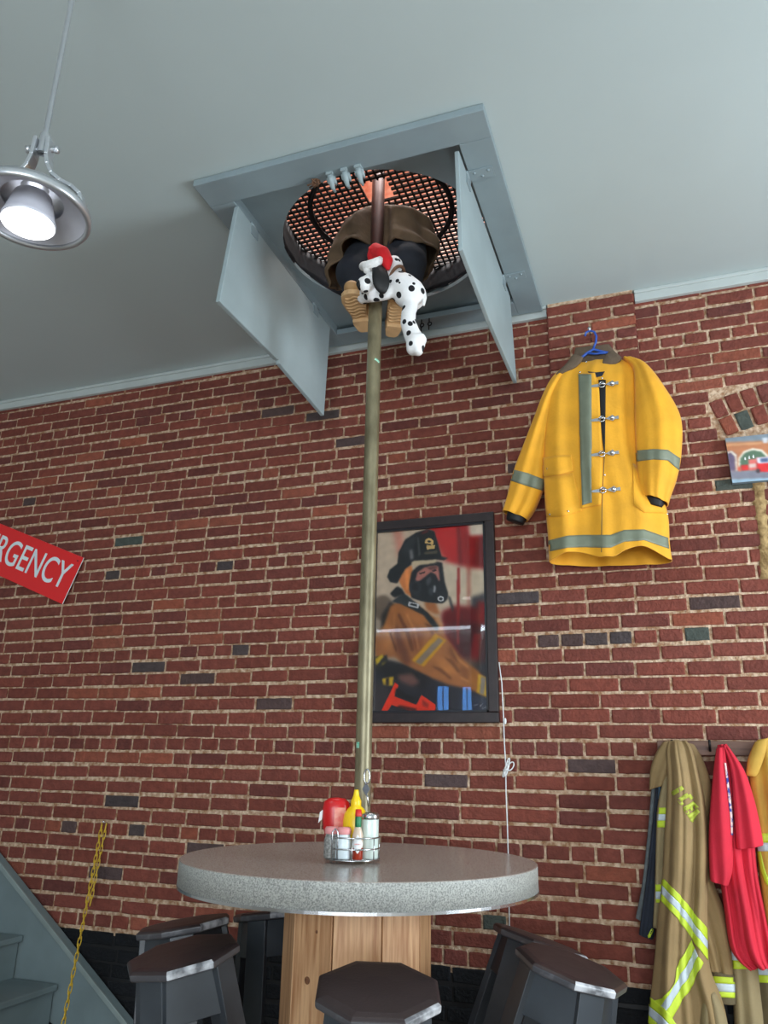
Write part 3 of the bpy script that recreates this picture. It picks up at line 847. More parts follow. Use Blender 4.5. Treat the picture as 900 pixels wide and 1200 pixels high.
b.tube([(lc.x-.045, lc.y-.016, zb), (lc.x+.045, lc.y+.016, zb)], .009, 6); b.tube([(lc.x-.052, lc.y-.0185, zb), (lc.x-.038, lc.y-.0135, zb)], .014, 6); b.tube([(lc.x+.04, lc.y+.0145, zb), (lc.x+.052, lc.y+.0185, zb)], .013, 6)
b.build('bolt', MT['lampmetal'], lamp)
hz *= LK; b = MB(); b.lathe([(.0125, hz-.078), (.0125, hz-.016), (.0075, hz-.008), (.0075, CEIL-lc.z)], lc, 20); b.build('rod', MT['lampmetal'], lamp)
b = MB(); b.lathe([(.0, CEIL-lc.z-.03), (.055, CEIL-lc.z-.03), (.06, CEIL-lc.z-.001)], lc, 32); b.build('canopy', MT['lampmetal'], lamp)

for ch in lamp.children:
    if ch.name.split('.')[0] not in ('rod', 'canopy'): ch.scale = (LK, LK, LK)
# ------------------------------------------------------------------ sign
TRp = Vector((-3.191, -.03, 2.500)); BRp = Vector((-3.298, -.03, 2.228))
dn = (BRp-TRp).normalized(); ri = Vector((-dn.z, 0, dn.x)); hgt = (BRp-TRp).length; ln = 1.04
sg = thing('emergency_sign', 'red sign with white EMERGENCY lettering tilted on the brick wall', 'sign', (TRp+BRp)/2-ri*ln/2)
b = MB(); b.prism([TRp-ri*ln, TRp, BRp, BRp-ri*ln], (0, .006, 0)); 
b.mi = [0]*len(b.f); b.mi[2] = 1; b.mi[3] = 1; b.mi[4] = 1; b.mi[5] = 1
b.build('panel', [MT['signred'], MT['white']], sg)
ctr = TRp-ri*(.05+.465)+dn*hgt*.5
tx = text('EMERGENCY', .225, ctr+Vector((0, -.001, 0)), ri, -dn, MT['whiteplastic'], 'lettering', sg, .0006, .62, .001)
bpy.context.view_layer.update()
w0 = max(v.co.x for v in tx.data.vertices)-min(v.co.x for v in tx.data.vertices); w0 *= .62
for i in range(3): pass
sx = .93/max(w0, .01)
mm = tx.matrix_local.copy()
for i in range(3): mm[i][0] *= sx
tx.matrix_local = mm
b = MB(); p = TRp-ri*.03+dn*.03; b.tube([p+Vector((0, -.003, 0)), p+Vector((0, .001, 0))], .004, 10); b.build('screw', MT['black'], sg)

# ------------------------------------------------------------------ painted pictures
def pic_mesh(name, corners, nx, nz, to_uv, layers, m, parent, base, noise=.04):
    """flat print: corners TL, TR, BR, BL; colours come from polygons given in local sheet coordinates"""
    TL, TRc, BRc, BL = [np.array(c) for c in corners]
    u = np.linspace(0, 1, nx); v = np.linspace(0, 1, nz); U, V = np.meshgrid(u, v)
    Pts = ((1-U)[..., None]*(1-V)[..., None]*TL+U[..., None]*(1-V)[..., None]*TRc+U[..., None]*V[..., None]*BRc+(1-U)[..., None]*V[..., None]*BL)
    d = Pts-_c; zz = d@_f; X = 450+F*(d@_r)/zz; Y = 600-F*(d@_u)/zz
    X, Y = to_uv(X, Y)
    img = np.ones((nz, nx, 3))*np.array(base, float)
    def blur(mk, k):
        for _ in range(2):
            for ax in (0, 1):
                acc = np.zeros_like(mk); c = 0
                pad = np.pad(mk, [(k, k) if a == ax else (0, 0) for a in (0, 1)], mode='edge')
                for i in range(2*k+1):
                    acc += np.take(pad, range(i, i+mk.shape[ax]), axis=ax); c += 1
                mk = acc/c
        return mk
    for (poly, col, soft, op) in layers:
        mk = np.zeros(X.shape)
        if poly[0] == 'e':
            _, cx, cy, rx, ry = poly; mk = (((X-cx)/rx)**2+((Y-cy)/ry)**2 < 1).astype(float)
        else:
            n = len(poly); ins = np.zeros(X.shape, bool)
            for i in range(n):
                x1, y1 = poly[i]; x2, y2 = poly[(i+1) % n]
                if y1 == y2: continue
                c = ((y1 > Y) != (y2 > Y)) & (X < (x2-x1)*(Y-y1)/(y2-y1)+x1); ins ^= c
            mk = ins.astype(float)
        if soft: mk = blur(mk, soft)
        mk = (mk*op)[..., None]
        img = img*(1-mk)+np.array(col, float)*mk
    nz_ = rng.normal(0, 1, (nz, nx)); nz_ = blur(nz_, 3)*4
    img = (np.clip(img*(1+noise*nz_[..., None]), 0, 255)/255)**(1.18 if nz > 200 else 1.)
    gm = img.mean(-1, keepdims=True); img = np.clip(gm+(img-gm)*1.12, 0, 1)
    lin = np.where(img <= .04045, img/12.92, ((img+.055)/1.055)**2.4)
    b = MB()
    idx = np.arange(nx*nz).reshape(nz, nx)
    fs = np.stack([idx[:-1, :-1], idx[1:, :-1], idx[1:, 1:], idx[:-1, 1:]], -1).reshape(-1, 4)
    b.v = [tuple(p) for p in Pts.reshape(-1, 3)]; b.f = [tuple(map(int, f)) for f in fs]; b.mi = [0]*len(b.f); b.sm = [False]*len(b.f)
    o = b.build(name, m, parent)
    ca = o.data.color_attributes.new('pic', 'FLOAT_COLOR', 'POINT')
    ca.data.foreach_set('color', np.concatenate([lin, np.ones((nz, nx, 1))], -1).astype(np.float32).ravel())
    return o

# framed poster
px1 = -.735; pz1, pz0 = 2.556, 1.556; px0 = px1-.665
post = thing('framed_poster', 'large dark framed photo of a masked firefighter hanging behind the pole', 'framed picture', ((px0+px1)/2, -.03, pz0))
fw = .047
for (p, q) in (((px0, pz1-fw), (px1, pz1)), ((px0, pz0), (px1, pz0+fw)), ((px0, pz0+fw), (px0+fw, pz1-fw)), ((px1-fw, pz0+fw), (px1, pz1-fw))):
    b = MB(); b.box((p[0], -.034, p[1]), (q[0], -.008, q[1])); b.build('frame_side', MT['frame'], post, bevel=.004)
b = MB(); l = .009
for (p, q) in (((px0+fw, pz1-fw-l), (px1-fw, pz1-fw)), ((px0+fw, pz0+fw), (px1-fw, pz0+fw+l)), ((px0+fw, pz0+fw), (px0+fw+l, pz1-fw)), ((px1-fw-l, pz0+fw), (px1-fw, pz1-fw))): b.box((p[0], -.030, p[1]), (q[0], -.012, q[1]))
b.build('frame_lip', MT['framelip'], post)
def uvp(X, Y): return (X-400)*4, (Y-580)*4
TANJ = (172, 118, 74); BLK = (24, 24, 28)
PL = [
 ([(150, 480), (260, 480), (260, 800), (150, 800)], (150, 138, 126), 6, .6),
 ([(410, 120), (700, 110), (700, 345), (600, 360), (500, 310), (440, 200)], (150, 24, 26), 5, 1),
 ([(400, 130), (560, 125), (560, 320), (480, 300)], (196, 44, 40), 7, .8),
 ([(240, 150), (275, 150), (300, 260), (270, 300)], (214, 120, 104), 5, .55),
 ([(590, 130), (690, 115), (690, 190), (600, 195)], (214, 200, 184), 3, 1),
 ([(540, 140), (555, 140), (570, 340), (550, 340)], (110, 14, 18), 2, .7),
 ([(640, 200), (700, 190), (700, 350), (610, 330)], (116, 10, 18), 4, .8),
 ([(480, 320), (700, 352), (700, 560), (480, 560)], (206, 192, 172), 5, 1),
 ([(610, 480), (690, 455), (700, 420), (700, 600), (600, 620)], (70, 70, 76), 3, .9),
 ([(470, 550), (530, 520), (640, 530), (700, 560), (700, 800), (480, 800)], (112, 22, 28), 4, 1),
 ([(640, 500), (700, 500), (700, 640), (640, 640)], (140, 18, 24), 3, .9),
 ([(520, 600), (700, 610), (700, 800), (560, 790)], (70, 20, 30), 6, .8),
 ([(543, 340), (556, 340), (552, 700), (540, 700)], (150, 40, 38), 1, .9),
 ([(620, 650), (660, 650), (640, 790), (600, 790)], (150, 26, 30), 2, .7),
 ([(590, 200), (608, 200), (602, 540), (590, 540)], (150, 60, 50), 2, .5),
 ([(150, 790), (700, 780), (700, 1040), (150, 1040)], (48, 46, 56), 4, 1),
 ([(470, 760), (640, 760), (640, 830), (500, 820)], (130, 112, 92), 5, .7),
 ([(560, 920), (700, 930), (700, 1040), (560, 1040)], (66, 76, 96), 6, .7),
 # air tank and back
 (('e', 195, 530, 45, 60), (128, 112, 98), 2, 1),
 ([(190, 560), (230, 500), (260, 520), (240, 640), (185, 640)], (58, 54, 52), 2, 1),
 # jacket
 ([(155, 670), (200, 610), (230, 520), (290, 490), (380, 535), (450, 580), (490, 660), (560, 760), (640, 825), (690, 870), (690, 950), (610, 915), (500, 890), (400, 850), (310, 810), (250, 760), (215, 760), (160, 765)], TANJ, 2, 1),
 ([(235, 640), (260, 610), (300, 700), (330, 790), (300, 800), (255, 720)], (112, 66, 48), 4, .8),
 ([(200, 620), (235, 600), (250, 690), (225, 740), (200, 700)], (196, 140, 88), 4, .8),
 ([(290, 520), (400, 560), (420, 640), (330, 600)], (200, 140, 90), 6, .7),
 ([(430, 750), (520, 790), (560, 850), (470, 840)], (200, 142, 86), 5, .8),
 ([(330, 640), (380, 640), (370, 740), (320, 720)], (136, 82, 54), 4, .7),
 ([(510, 700), (560, 770), (540, 790), (500, 740)], (120, 78, 48), 3, .7),
 ([(560, 800), (620, 830), (600, 880), (560, 850)], (140, 92, 56), 3, .7),
 ([(440, 650), (492, 682), (386, 806), (330, 776)], (206, 160, 50), 1, 1),
 ([(455, 668), (478, 682), (372, 796), (345, 784)], (150, 134, 120), 1, 1),
 ([(638, 838), (694, 862), (690, 950), (634, 925)], (206, 170, 62), 1, 1),
 ([(655, 850), (678, 858), (668, 938), (648, 932)], (150, 140, 130), 1, 1),
 ([(600, 810), (640, 830), (630, 920), (590, 890)], (170, 118, 66), 2, 1),
 ([(155, 760), (215, 750), (216, 815), (160, 815)], (60, 56, 52), 1, 1),
 ([(158, 768), (190, 748), (200, 756), (165, 800)], (206, 180, 60), 1, 1),
 ([(190, 790), (212, 780), (214, 808), (196, 812)], (206, 190, 60), 1, 1),
 ([(215, 775), (300, 800), (420, 860), (380, 910), (250, 860), (160, 830)], (34, 32, 38), 2, 1),
 ([(262, 842), (330, 835), (372, 880), (330, 900), (270, 870)], (126, 92, 84), 3, 1),
 ([(190, 862), (245, 850), (242, 895), (196, 892)], (208, 176, 60), 1, 1),
 ([(208, 860), (222, 856), (222, 892), (210, 892)], (60, 50, 44), 1, 1),
 ([(150, 900), (190, 880), (230, 920), (200, 1030), (150, 1030)], (80, 72, 74), 4, .8),
 # creases of the jacket and signature
 ([(262, 560), (272, 552), (318, 640), (340, 730), (328, 735), (300, 650)], (118, 74, 48), 1, .8),
 ([(300, 560), (312, 556), (350, 640), (344, 650)], (206, 150, 100), 1, .7),
 ([(222, 640), (230, 636), (262, 730), (256, 738)], (104, 62, 42), 1, .8),
 ([(246, 560), (254, 556), (250, 640), (240, 650)], (196, 140, 92), 1, .7),
 ([(480, 760), (520, 770), (560, 830), (548, 836), (510, 790)], (122, 80, 50), 1, .7),
 ([(420, 800), (470, 812), (520, 860), (510, 866), (460, 830)], (128, 84, 52), 1, .8),
 ([(520, 720), (556, 770), (600, 806), (592, 812), (548, 780)], (204, 148, 92), 1, .7),
 ([(390, 600), (420, 610), (436, 650), (424, 656)], (124, 80, 52), 1, .8),
 ([(560, 850), (600, 872), (596, 880), (556, 862)], (206, 150, 90), 1, .7),
 ([(345, 655), (352, 652), (366, 720), (358, 724)], (200, 142, 92), 1, .7),
 ([(622, 985), (640, 980), (642, 983), (624, 988)], (150, 152, 160), 0, .8),
 ([(648, 990), (662, 976), (664, 978), (652, 994)], (150, 152, 160), 0, .8),
 ([(660, 1000), (684, 990), (684, 993), (662, 1003)], (150, 152, 160), 0, .8),
 # strap
 ([(236, 500), (292, 458), (400, 548), (462, 612), (446, 642), (384, 562), (282, 512)], (52, 56, 60), 1, 1),
 ([(316, 500), (366, 512), (360, 532), (312, 520)], (206, 206, 206), 0, 1),
 ([(326, 506), (356, 514), (354, 524), (322, 516)], (60, 64, 68), 0, 1),
 ([(388, 500), (440, 500), (462, 560), (440, 560), (400, 540)], (176, 120, 78), 2, 1),
 ([(448, 560), (482, 610), (470, 640), (440, 590)], (206, 160, 120), 2, .8),
 # hood and head
 ([(268, 400), (300, 340), (330, 330), (350, 460), (330, 480), (300, 460)], (206, 138, 84), 1, 1),
 ([(296, 350), (316, 345), (320, 440), (304, 440)], (240, 168, 104), 2, .7),
 ([(228, 462), (262, 428), (284, 440), (296, 462), (250, 482)], (30, 30, 34), 1, 1),
 # mask
 ([(318, 420), (330, 360), (370, 325), (420, 308), (472, 318), (484, 410), (500, 460), (480, 505), (430, 502), (370, 495), (330, 480)], (30, 30, 34), 1, 1),
 ([(346, 400), (356, 362), (392, 338), (440, 330), (456, 336), (462, 400), (440, 440), (380, 440)], (186, 128, 116), 1, 1),
 ([(396, 340), (445, 334), (452, 345), (420, 352)], (96, 62, 58), 1, .8),
 ([(364, 366), (392, 358), (394, 366), (366, 374)], (66, 40, 38), 0, .9),
 ([(424, 352), (446, 348), (448, 357), (426, 361)], (66, 40, 38), 0, .9),
 ([(372, 400), (420, 362), (440, 372), (476, 440), (500, 470), (470, 508), (400, 502), (330, 480), (330, 420)], (34, 34, 38), 1, 1),
 (('e', 348, 436, 30, 34), (52, 52, 58), 1, 1),
 (('e', 346, 432, 16, 18), (28, 28, 32), 1, 1),
 ([(396, 400), (416, 380), (424, 400), (404, 430)], (96, 96, 100), 1, .8),
 ([(432, 420), (444, 430), (440, 460), (430, 456)], (190, 190, 190), 1, .9),
 ([(408, 440), (428, 432), (430, 470), (412, 470)], (70, 70, 76), 1, .9),
 (('e', 470, 478, 28, 26), (40, 40, 44), 1, 1),
 (('e', 466, 487, 15, 12), (206, 206, 206), 0, 1),
 (('e', 466, 487, 10, 7), (60, 60, 62), 0, 1),
 ([(498, 470), (512, 480), (528, 530), (520, 550), (508, 510)], (60, 60, 62), 1, .8),
 # helmet
 ([(215, 384), (228, 350), (264, 322), (268, 272), (300, 210), (350, 178), (404, 160), (436, 172), (450, 220), (470, 290), (500, 296), (480, 306), (440, 302), (340, 318), (300, 346), (280, 380), (262, 414), (230, 408)], BLK, 1, 1),
 ([(280, 262), (310, 212), (360, 182), (340, 240), (300, 290)], (58, 58, 62), 3, .9),
 ([(318, 262), (334, 250), (340, 300), (322, 306)], (170, 168, 168), 2, .8),
 ([(356, 200), (362, 196), (372, 280), (362, 290)], (120, 116, 112), 1, .7),
 ([(372, 178), (404, 164), (412, 172), (380, 186)], (150, 40, 36), 1, .7),
 ([(370, 190), (430, 176), (448, 230), (456, 288), (376, 292)], (20, 20, 22), 1, 1),
 (('e', 412, 222, 20, 19), (214, 184, 128), 0, 1),
 (('e', 412, 218, 9, 5), (22, 22, 24), 0, 1),
 ([(394, 226), (420, 230), (420, 238), (394, 234)], (22, 22, 24), 0, 1),
 ([(398, 240), (440, 236), (436, 252), (402, 256)], (214, 184, 128), 0, 1),
 ([(388, 266), (450, 260), (452, 274), (390, 280)], (120, 106, 84), 1, .8),
 ([(326, 318), (340, 308), (446, 304), (446, 318), (400, 326), (336, 332)], (206, 190, 162), 1, 1),
 # red tool
 ([(186, 1016), (252, 880), (268, 892), (248, 944), (352, 984), (376, 938), (442, 984), (438, 1024), (360, 1024), (236, 984), (212, 1020)], (226, 74, 44), 0, 1),
 ([(256, 905), (350, 955), (342, 976), (252, 938)], (28, 26, 30), 1, 1),
 ([(270, 985), (350, 1002), (352, 1016), (262, 1000)], (60, 26, 24), 1, .8),
 ([(380, 960), (410, 980), (405, 1000), (380, 985)], (150, 40, 26), 1, .8),
]
cs = [(px0+fw, -.0125, pz1-fw), (px1-fw, -.0125, pz1-fw), (px1-fw, -.0125, pz0+fw), (px0+fw, -.0125, pz0+fw)]
pic_mesh('print', cs, 190, 300, uvp, PL, MT['print'], post, (204, 186, 166))
def glass_mat():
    m = bpy.data.materials.new('poster glass'); m.use_nodes = True; nt = m.node_tree; N = nt.nodes; L = nt.links
    N.remove(N['Principled BSDF'])
    g = N.new('ShaderNodeBsdfGlossy'); g.inputs['Roughness'].default_value = .015
    t = N.new('ShaderNodeBsdfTransparent'); f = N.new('ShaderNodeFresnel'); f.inputs['IOR'].default_value = 1.4
    mx = N.new('ShaderNodeMixShader'); L.new(f.outputs[0], mx.inputs[0]); L.new(t.outputs[0], mx.inputs[1]); L.new(g.outputs[0], mx.inputs[2])
    L.new(mx.outputs[0], N['Material Output'].inputs['Surface']); return m
b = MB(); b.box((px0+fw, -.0165, pz0+fw), (px1-fw, -.0145, pz1-fw)); b.build('glass', glass_mat(), post)
b = MB(); b.box((px0+.01, -.009, pz0+.01), (px1-.01, -.004, pz1-.01)); b.build('backing', MT['black'], post)

# canvas print of a station
def ca_(x, y): return at(740+x/5.625, 430+y/5.625, -.03)
c0, c3 = ca_(618, 470), ca_(650, 766); 
cw = .34; ctl = Vector((c0.x, -.03, c0.z)); cbl = Vector((c3.x, -.03, c3.z)); rx = Vector((1, 0, -.01))
cv = thing('canvas_print', 'small unframed canvas print of a brick fire station on the wall', 'picture', ctl+rx*cw/2)
hh = (ctl.z-cbl.z); cbl = Vector((ctl.x+.006, -.03, ctl.z-hh))
b = MB(); b.obox([cbl+Vector((0, .001, 0)), cbl+rx*cw+Vector((0, .001, 0)), cbl+rx*cw+Vector((0, .026, 0)), cbl+Vector((0, .026, 0)), ctl+Vector((0, .001, 0)), ctl+rx*cw+Vector((0, .001, 0)), ctl+rx*cw+Vector((0, .026, 0)), ctl+Vector((0, .026, 0))])
b.build('canvas_block', mat('canvas side', (110, 128, 138), .7, var=.1), cv)
def uvc(X, Y): return (X-740)*5.625, (Y-430)*5.625
CL = [
 ([(600, 440), (1300, 400), (1300, 480), (600, 505)], (120, 132, 142), 3, 1),
 ([(600, 500), (1300, 470), (1300, 680), (600, 690)], (176, 118, 84), 2, 1),
 ([(610, 510), (860, 495), (860, 510), (610, 525)], (206, 160, 120), 1, .7),
 ([(625, 560), (660, 555), (690, 580), (690, 690), (640, 690)], (96, 84, 108), 2, 1),
 ([(622, 566), (660, 552), (692, 580), (700, 690), (690, 690), (682, 590), (655, 564), (625, 575)], (222, 214, 200), 1, 1),
 ([(705, 690), (705, 600), (740, 555), (800, 535), (860, 545), (900, 580), (905, 690)], (222, 214, 200), 1, 1),
 ([(717, 690), (717, 605), (748, 566), (800, 548), (855, 558), (888, 590), (890, 690)], (84, 108, 88), 1, 1),
 ([(640, 685), (1300, 660), (1300, 740), (645, 745)], (122, 122, 134), 2, 1),
 ([(720, 650), (770, 645), (775, 680), (725, 684)], (196, 50, 50), 1, 1),
 ([(770, 610), (825, 605), (830, 680), (775, 684)], (206, 110, 104), 1, 1),
 ([(775, 640), (820, 636), (820, 660), (778, 664)], (214, 206, 200), 1, .8),
 ([(824, 600), (1000, 590), (1000, 690), (830, 692)], (200, 44, 48), 1, 1),
 ([(824, 598), (1000, 586), (1000, 630), (828, 636)], (206, 208, 220), 1, 1),
 ([(850, 604), (900, 600), (902, 624), (852, 628)], (70, 84, 120), 1, .9),
 ([(745, 600), (752, 590), (756, 612), (748, 612)], (226, 226, 226), 0, 1), ([(770, 594), (778, 585), (782, 606), (774, 606)], (226, 226, 226), 0, 1), ([(796, 590), (804, 580), (808, 602), (800, 602)], (226, 226, 226), 0, 1),
 (('e', 835, 686, 14, 14), (60, 56, 60), 1, 1),
 (('e', 712, 672, 12, 16), (196, 90, 70), 1, 1),
 ([(860, 470), (900, 465), (900, 500), (866, 504)], (206, 212, 220), 1, .8),
 ([(645, 742), (1300, 715), (1300, 800), (645, 800)], (146, 172, 190), 1, 1),
]
cs = [ctl, ctl+rx*cw, cbl+rx*cw, cbl]
pic_mesh('print', cs, 120, 84, uvc, CL, MT['paperback'], cv, (150, 130, 112), .05)

# white cord hanging from the poster
def wp(px, py, Y=-.014): return at(px, py, Y)
crd = thing('white_cord', 'thin white electric cord hanging down the brick from the framed poster', 'cord', wp(592, 895))
b = MB(); pts = [wp(587, 776, -.02), wp(588, 800), wp(590, 840), wp(591, 870), wp(592.5, 895), wp(593, 930), wp(594.5, 965), wp(595.5, 1000), wp(596, 1040), wp(597, 1085)]
pts[0].x = px1+.004
b.tube(pts, .0026, 6); b.build('wire', MT['white'], crd)
b = MB()
for k in range(3):
    c1 = wp(592, 904-k*2, -.024-.004*k); pts = []
    for i in range(20):
        a = 2*pi*i/20; l = .016+.003*k; pts.append(c1+Vector((l*.30*cos(a)+sin(a)*.010+.004*k, .002*k, l*1.7*sin(a)+.004)))
    b.tube(pts, .0028, 6, closed=True)
c1 = wp(598.5, 898, -.03); b.tube([c1+Vector((.012*cos(a)+.008*sin(a), 0, .018*sin(a))) for a in np.linspace(0, 2*pi, 18, endpoint=False)], .0026, 6, closed=True)
b.tube([wp(590, 903, -.034), wp(596, 901, -.034)], .004, 6)
b.build('cord_bundle', MT['white'], crd)
b = MB(); b.ball(wp(592, 845, -.016), (.006, .005, .014)); b.build('cord_clip', MT['white'], crd)

# ------------------------------------------------------------------ cloth tools
def lerp_rows(rows, nv):
    rows = np.array(rows, float); n = len(rows); out = []
    t = np.linspace(0, n-1, nv)
    for x in t:
        i = min(int(x), n-2); f = x-i
        p0 = rows[max(i-1, 0)]; p1 = rows[i]; p2 = rows[i+1]; p3 = rows[min(i+2, n-1)]
        m1 = (p2-p0)/2; m2 = (p3-p1)/2
        f2, f3 = f*f, f*f*f
        out.append((2*f3-3*f2+1)*p1+(f3-2*f2+f)*m1+(-2*f3+3*f2)*p2+(f3-f2)*m2)
    return out
class Cloth:
    """a hanging sleeve-like shell: rows are (xl,yl,xr,yr,Y,front depth,back depth) in photo positions"""
    def __init__(s, rows, conv=None, nu=72, nv=70, folds=(), hem=None, cap_top=True, cap_bot=False, sag=0., seed=0, pw=.62):
        rs = []
        for r in rows:
            xl, yl, xr, yr = r[:4]
            if conv: xl, yl = conv(xl, yl); xr, yr = conv(xr, yr)
            PLw = at(xl, yl, r[4]); PRw = at(xr, yr, r[4]); rs.append([*PLw, *PRw, r[5], r[6]])
        R_ = lerp_rows(rs, nv); vs = []; rg = random.Random(seed)
        ph = [(rg.uniform(0, 6.28), rg.uniform(-2, 2), rg.uniform(0, 6.28)) for _ in folds]
        for j, r in enumerate(R_):
            A, B = Vector(r[0:3]), Vector(r[3:6]); df, db = r[6], r[7]; v = j/(nv-1)
            for k in range(nu):
                a = 2*pi*k/nu; s_ = (1-cos(a))/2; sa = sin(a); e = abs(sa)**pw
                dep = df*e if sa > 0 else -db*e
                fo = 0
                for (am, fr, g), (p1, p2, p3) in zip(folds, ph):
                    fo += am*((1-g)+g*v)*sin(2*pi*fr*s_+p1+p2*v*1.6+.6*sin(3*v+p3))
                dep += fo*min(1, e*1.2)*(1 if sa > 0 else .5)
                p = A.lerp(B, s_)+Vector((0, -dep, 0))
                if hem and sa > 0: p.z += hem(s_)*v**5*min(1, e*1.3)
                vs.append(p)
        s.vs = vs; s.nu = nu; s.nv = nv
        fs = []
        for j in range(nv-1):
            for k in range(nu): fs.append((j*nu+k, (j+1)*nu+k, (j+1)*nu+(k+1) % nu, j*nu+(k+1) % nu))
        if cap_top: fs.append(tuple(range(nu)))
        if cap_bot: fs.append(tuple((nv-1)*nu+k for k in range(nu))[::-1])
        s.fs = fs
        s.bvh = BVHTree.FromPolygons([Vector(v) for v in vs], fs)
    def build(s, name, m, parent, solid=.004, origin=None):
        b = MB(); b.add(s.vs, s.fs, 0, True); o = b.build(name, m, parent, solid=solid, origin=origin); return o
def first_hit(cl, px, py):
    best = None
    for c in cl:
        d = Vector(ray(px, py)).normalized(); h = c.bvh.ray_cast(Vector(_c), d)
        if h[0] is not None and (best is None or h[3] < best[3]): best = h
    return best
def patch(name, A, B, cl, m, parent, off=.003, nl=40, nc=5, conv=None, fallY=None, solid=.0015):
    """strip of tape or cloth lying on the garment between the lines A and B (photo positions)"""
    def along(P, t):
        n = len(P)-1; x = t*n; i = min(int(x), n-1); f = x-i
        return (P[i][0]*(1-f)+P[i+1][0]*f, P[i][1]*(1-f)+P[i+1][1]*f)
    pts = {}; 
    for i in range(nl+1):
        for j in range(nc+1):
            a = along(A, i/nl); c = along(B, i/nl); p = (a[0]*(1-j/nc)+c[0]*j/nc, a[1]*(1-j/nc)+c[1]*j/nc)
            if conv: p = conv(*p)
            h = first_hit(cl, *p)
            if h: 
                nn = h[1]; d = Vector(ray(*p)); nn = -nn if nn.dot(d) > 0 else nn
                pts[i, j] = h[0]+(nn*.6+Vector((0, -1, 0))*.4).normalized()*off
    vs = []; ix = {}
    for k, v in pts.items(): ix[k] = len(vs); vs.append(v)
    fs = []
    for i in range(nl):
        for j in range(nc):
            q = [(i, j), (i, j+1), (i+1, j+1), (i+1, j)]
            if all(k in ix for k in q):
                P = [vs[ix[k]] for k in q]
                if max((P[a]-P[b_]).length for a in range(4) for b_ in range(a)) < .16: fs.append(tuple(ix[k] for k in q))
    if not fs: return None
    b = MB(); b.add(vs, fs, 0, True); return b.build(name, m, parent, solid=solid)

# ------------------------------------------------------------------ yellow coat on the wall
def zj(x, y): return 570+x/3.4615, 370+y/3.4615
org = at(*zj(490, 600), -.08)
yc = thing('turnout_coat', 'yellow firefighter coat with grey green bands hanging high on brick wall', 'coat', org)
body = Cloth([(338, 205, 560, 186, -.120, .035, .03), (276, 255, 612, 222, -.125, .06, .05), (246, 350, 618, 320, -.130, .085, .06), (236, 560, 640, 540, -.135, .098, .126), (238, 700, 690, 690, -.140, .10, .132), (246, 815, 733, 800, -.145, .105, .075), (256, 930, 742, 925, -.145, .115, .08), (258, 1000, 752, 992, -.145, .125, .085)], zj,
             folds=[(.012, 1.6, .6), (.008, 3.2, .8), (.004, 6.3, .7)], nu=120, nv=90, seed=3, hem=lambda q: .030*max(0, sin(pi*(q-.02)/.42))*(q < .44)+.045*max(0, sin(pi*(q-.56)/.42))*(q > .56)-.012)
slL = Cloth([(322, 206, 345, 212, -.125, .03, .03), (268, 262, 318, 290, -.130, .055, .05), (232, 330, 290, 350, -.135, .06, .05), (195, 425, 264, 450, -.135, .062, .05), (150, 540, 245, 572, -.135, .062, .05), (112, 640, 232, 690, -.135, .06, .05), (88, 735, 198, 780, -.135, .055, .05), (70, 797, 165, 830, -.135, .052, .05)], zj, folds=[(.006, 1.4, .4), (.004, 2.7, .8)], seed=5)
slR = Cloth([(556, 178, 600, 186, -.135, .04, .04), (596, 220, 655, 212, -.155, .06, .05), (603, 300, 718, 292, -.170, .075, .06), (604, 420, 786, 416, -.180, .085, .06), (608, 540, 790, 552, -.185, .085, .06), (613, 640, 772, 655, -.185, .08, .06), (622, 715, 745, 735, -.185, .07, .055), (628, 738, 736, 768, -.185, .065, .05)], zj, folds=[(.007, 1.3, .4), (.004, 3.1, .9)], seed=8)
body.build('coat_body', MT['yellow'], yc); 
o1 = slL.build('sleeve', MT['yellow'], yc); o2 = slR.build('sleeve', MT['yellow'], yc)
allc = [body, slL, slR]
# linings peeking from the cuffs
for rows, sd in (([(88, 800, 160, 826, -.135, .04, .035), (84, 826, 148, 845, -.135, .036, .03)], 1), ([(642, 742, 722, 762, -.185, .05, .04), (655, 772, 712, 782, -.185, .04, .03)], 2)):
    c = Cloth(rows, zj, nu=32, nv=8, seed=sd, cap_bot=True); c.build('cuff_lining', MT['black'], yc)
patch('reflective_band', [(375, 243), (380, 400), (384, 600), (390, 772)], [(427, 243), (427, 400), (428, 600), (432, 760)], [body], MT['stripe'], yc, .012, conv=zj, nl=60)
patch('storm_flap', [(372, 240), (376, 400), (380, 600), (384, 784)], [(440, 235), (458, 300), (470, 560), (465, 768)], [body], MT['yellow'], yc, .007, conv=zj, nl=60, nc=8, solid=.004)
patch('front_gap', [(455, 262), (462, 400), (470, 500), (478, 560)], [(484, 262), (483, 400), (482, 500), (481, 560)], [body], MT['black'], yc, .004, conv=zj)
patch('collar_gap', [(412, 228), (445, 232), (480, 228)], [(425, 246), (445, 252), (470, 246)], [body], MT['navy'], yc, .004, conv=zj)
patch('front_seam', [(478, 560), (470, 700), (467, 850), (466, 960)], [(481, 560), (473, 700), (470, 850), (469, 960)], [body], MT['olive'], yc, .002, conv=zj, nc=1)
patch('reflective_band', [(255, 912), (330, 893), (400, 890), (465, 890), (505, 890), (560, 870), (640, 868), (745, 905)], [(252, 958), (330, 942), (400, 940), (465, 942), (505, 942), (560, 918), (640, 912), (750, 950)], [body], MT['stripe'], yc, .004, conv=zj, nl=70)
patch('reflective_band', [(100, 622), (170, 640), (240, 668)], [(95, 668), (160, 690), (232, 712)], [slL], MT['stripe'], yc, .004, conv=zj)
patch('reflective_band', [(608, 548), (680, 542), (735, 545), (792, 585)], [(612, 592), (680, 584), (735, 588), (786, 634)], [slR], MT['stripe'], yc, .004, conv=zj)
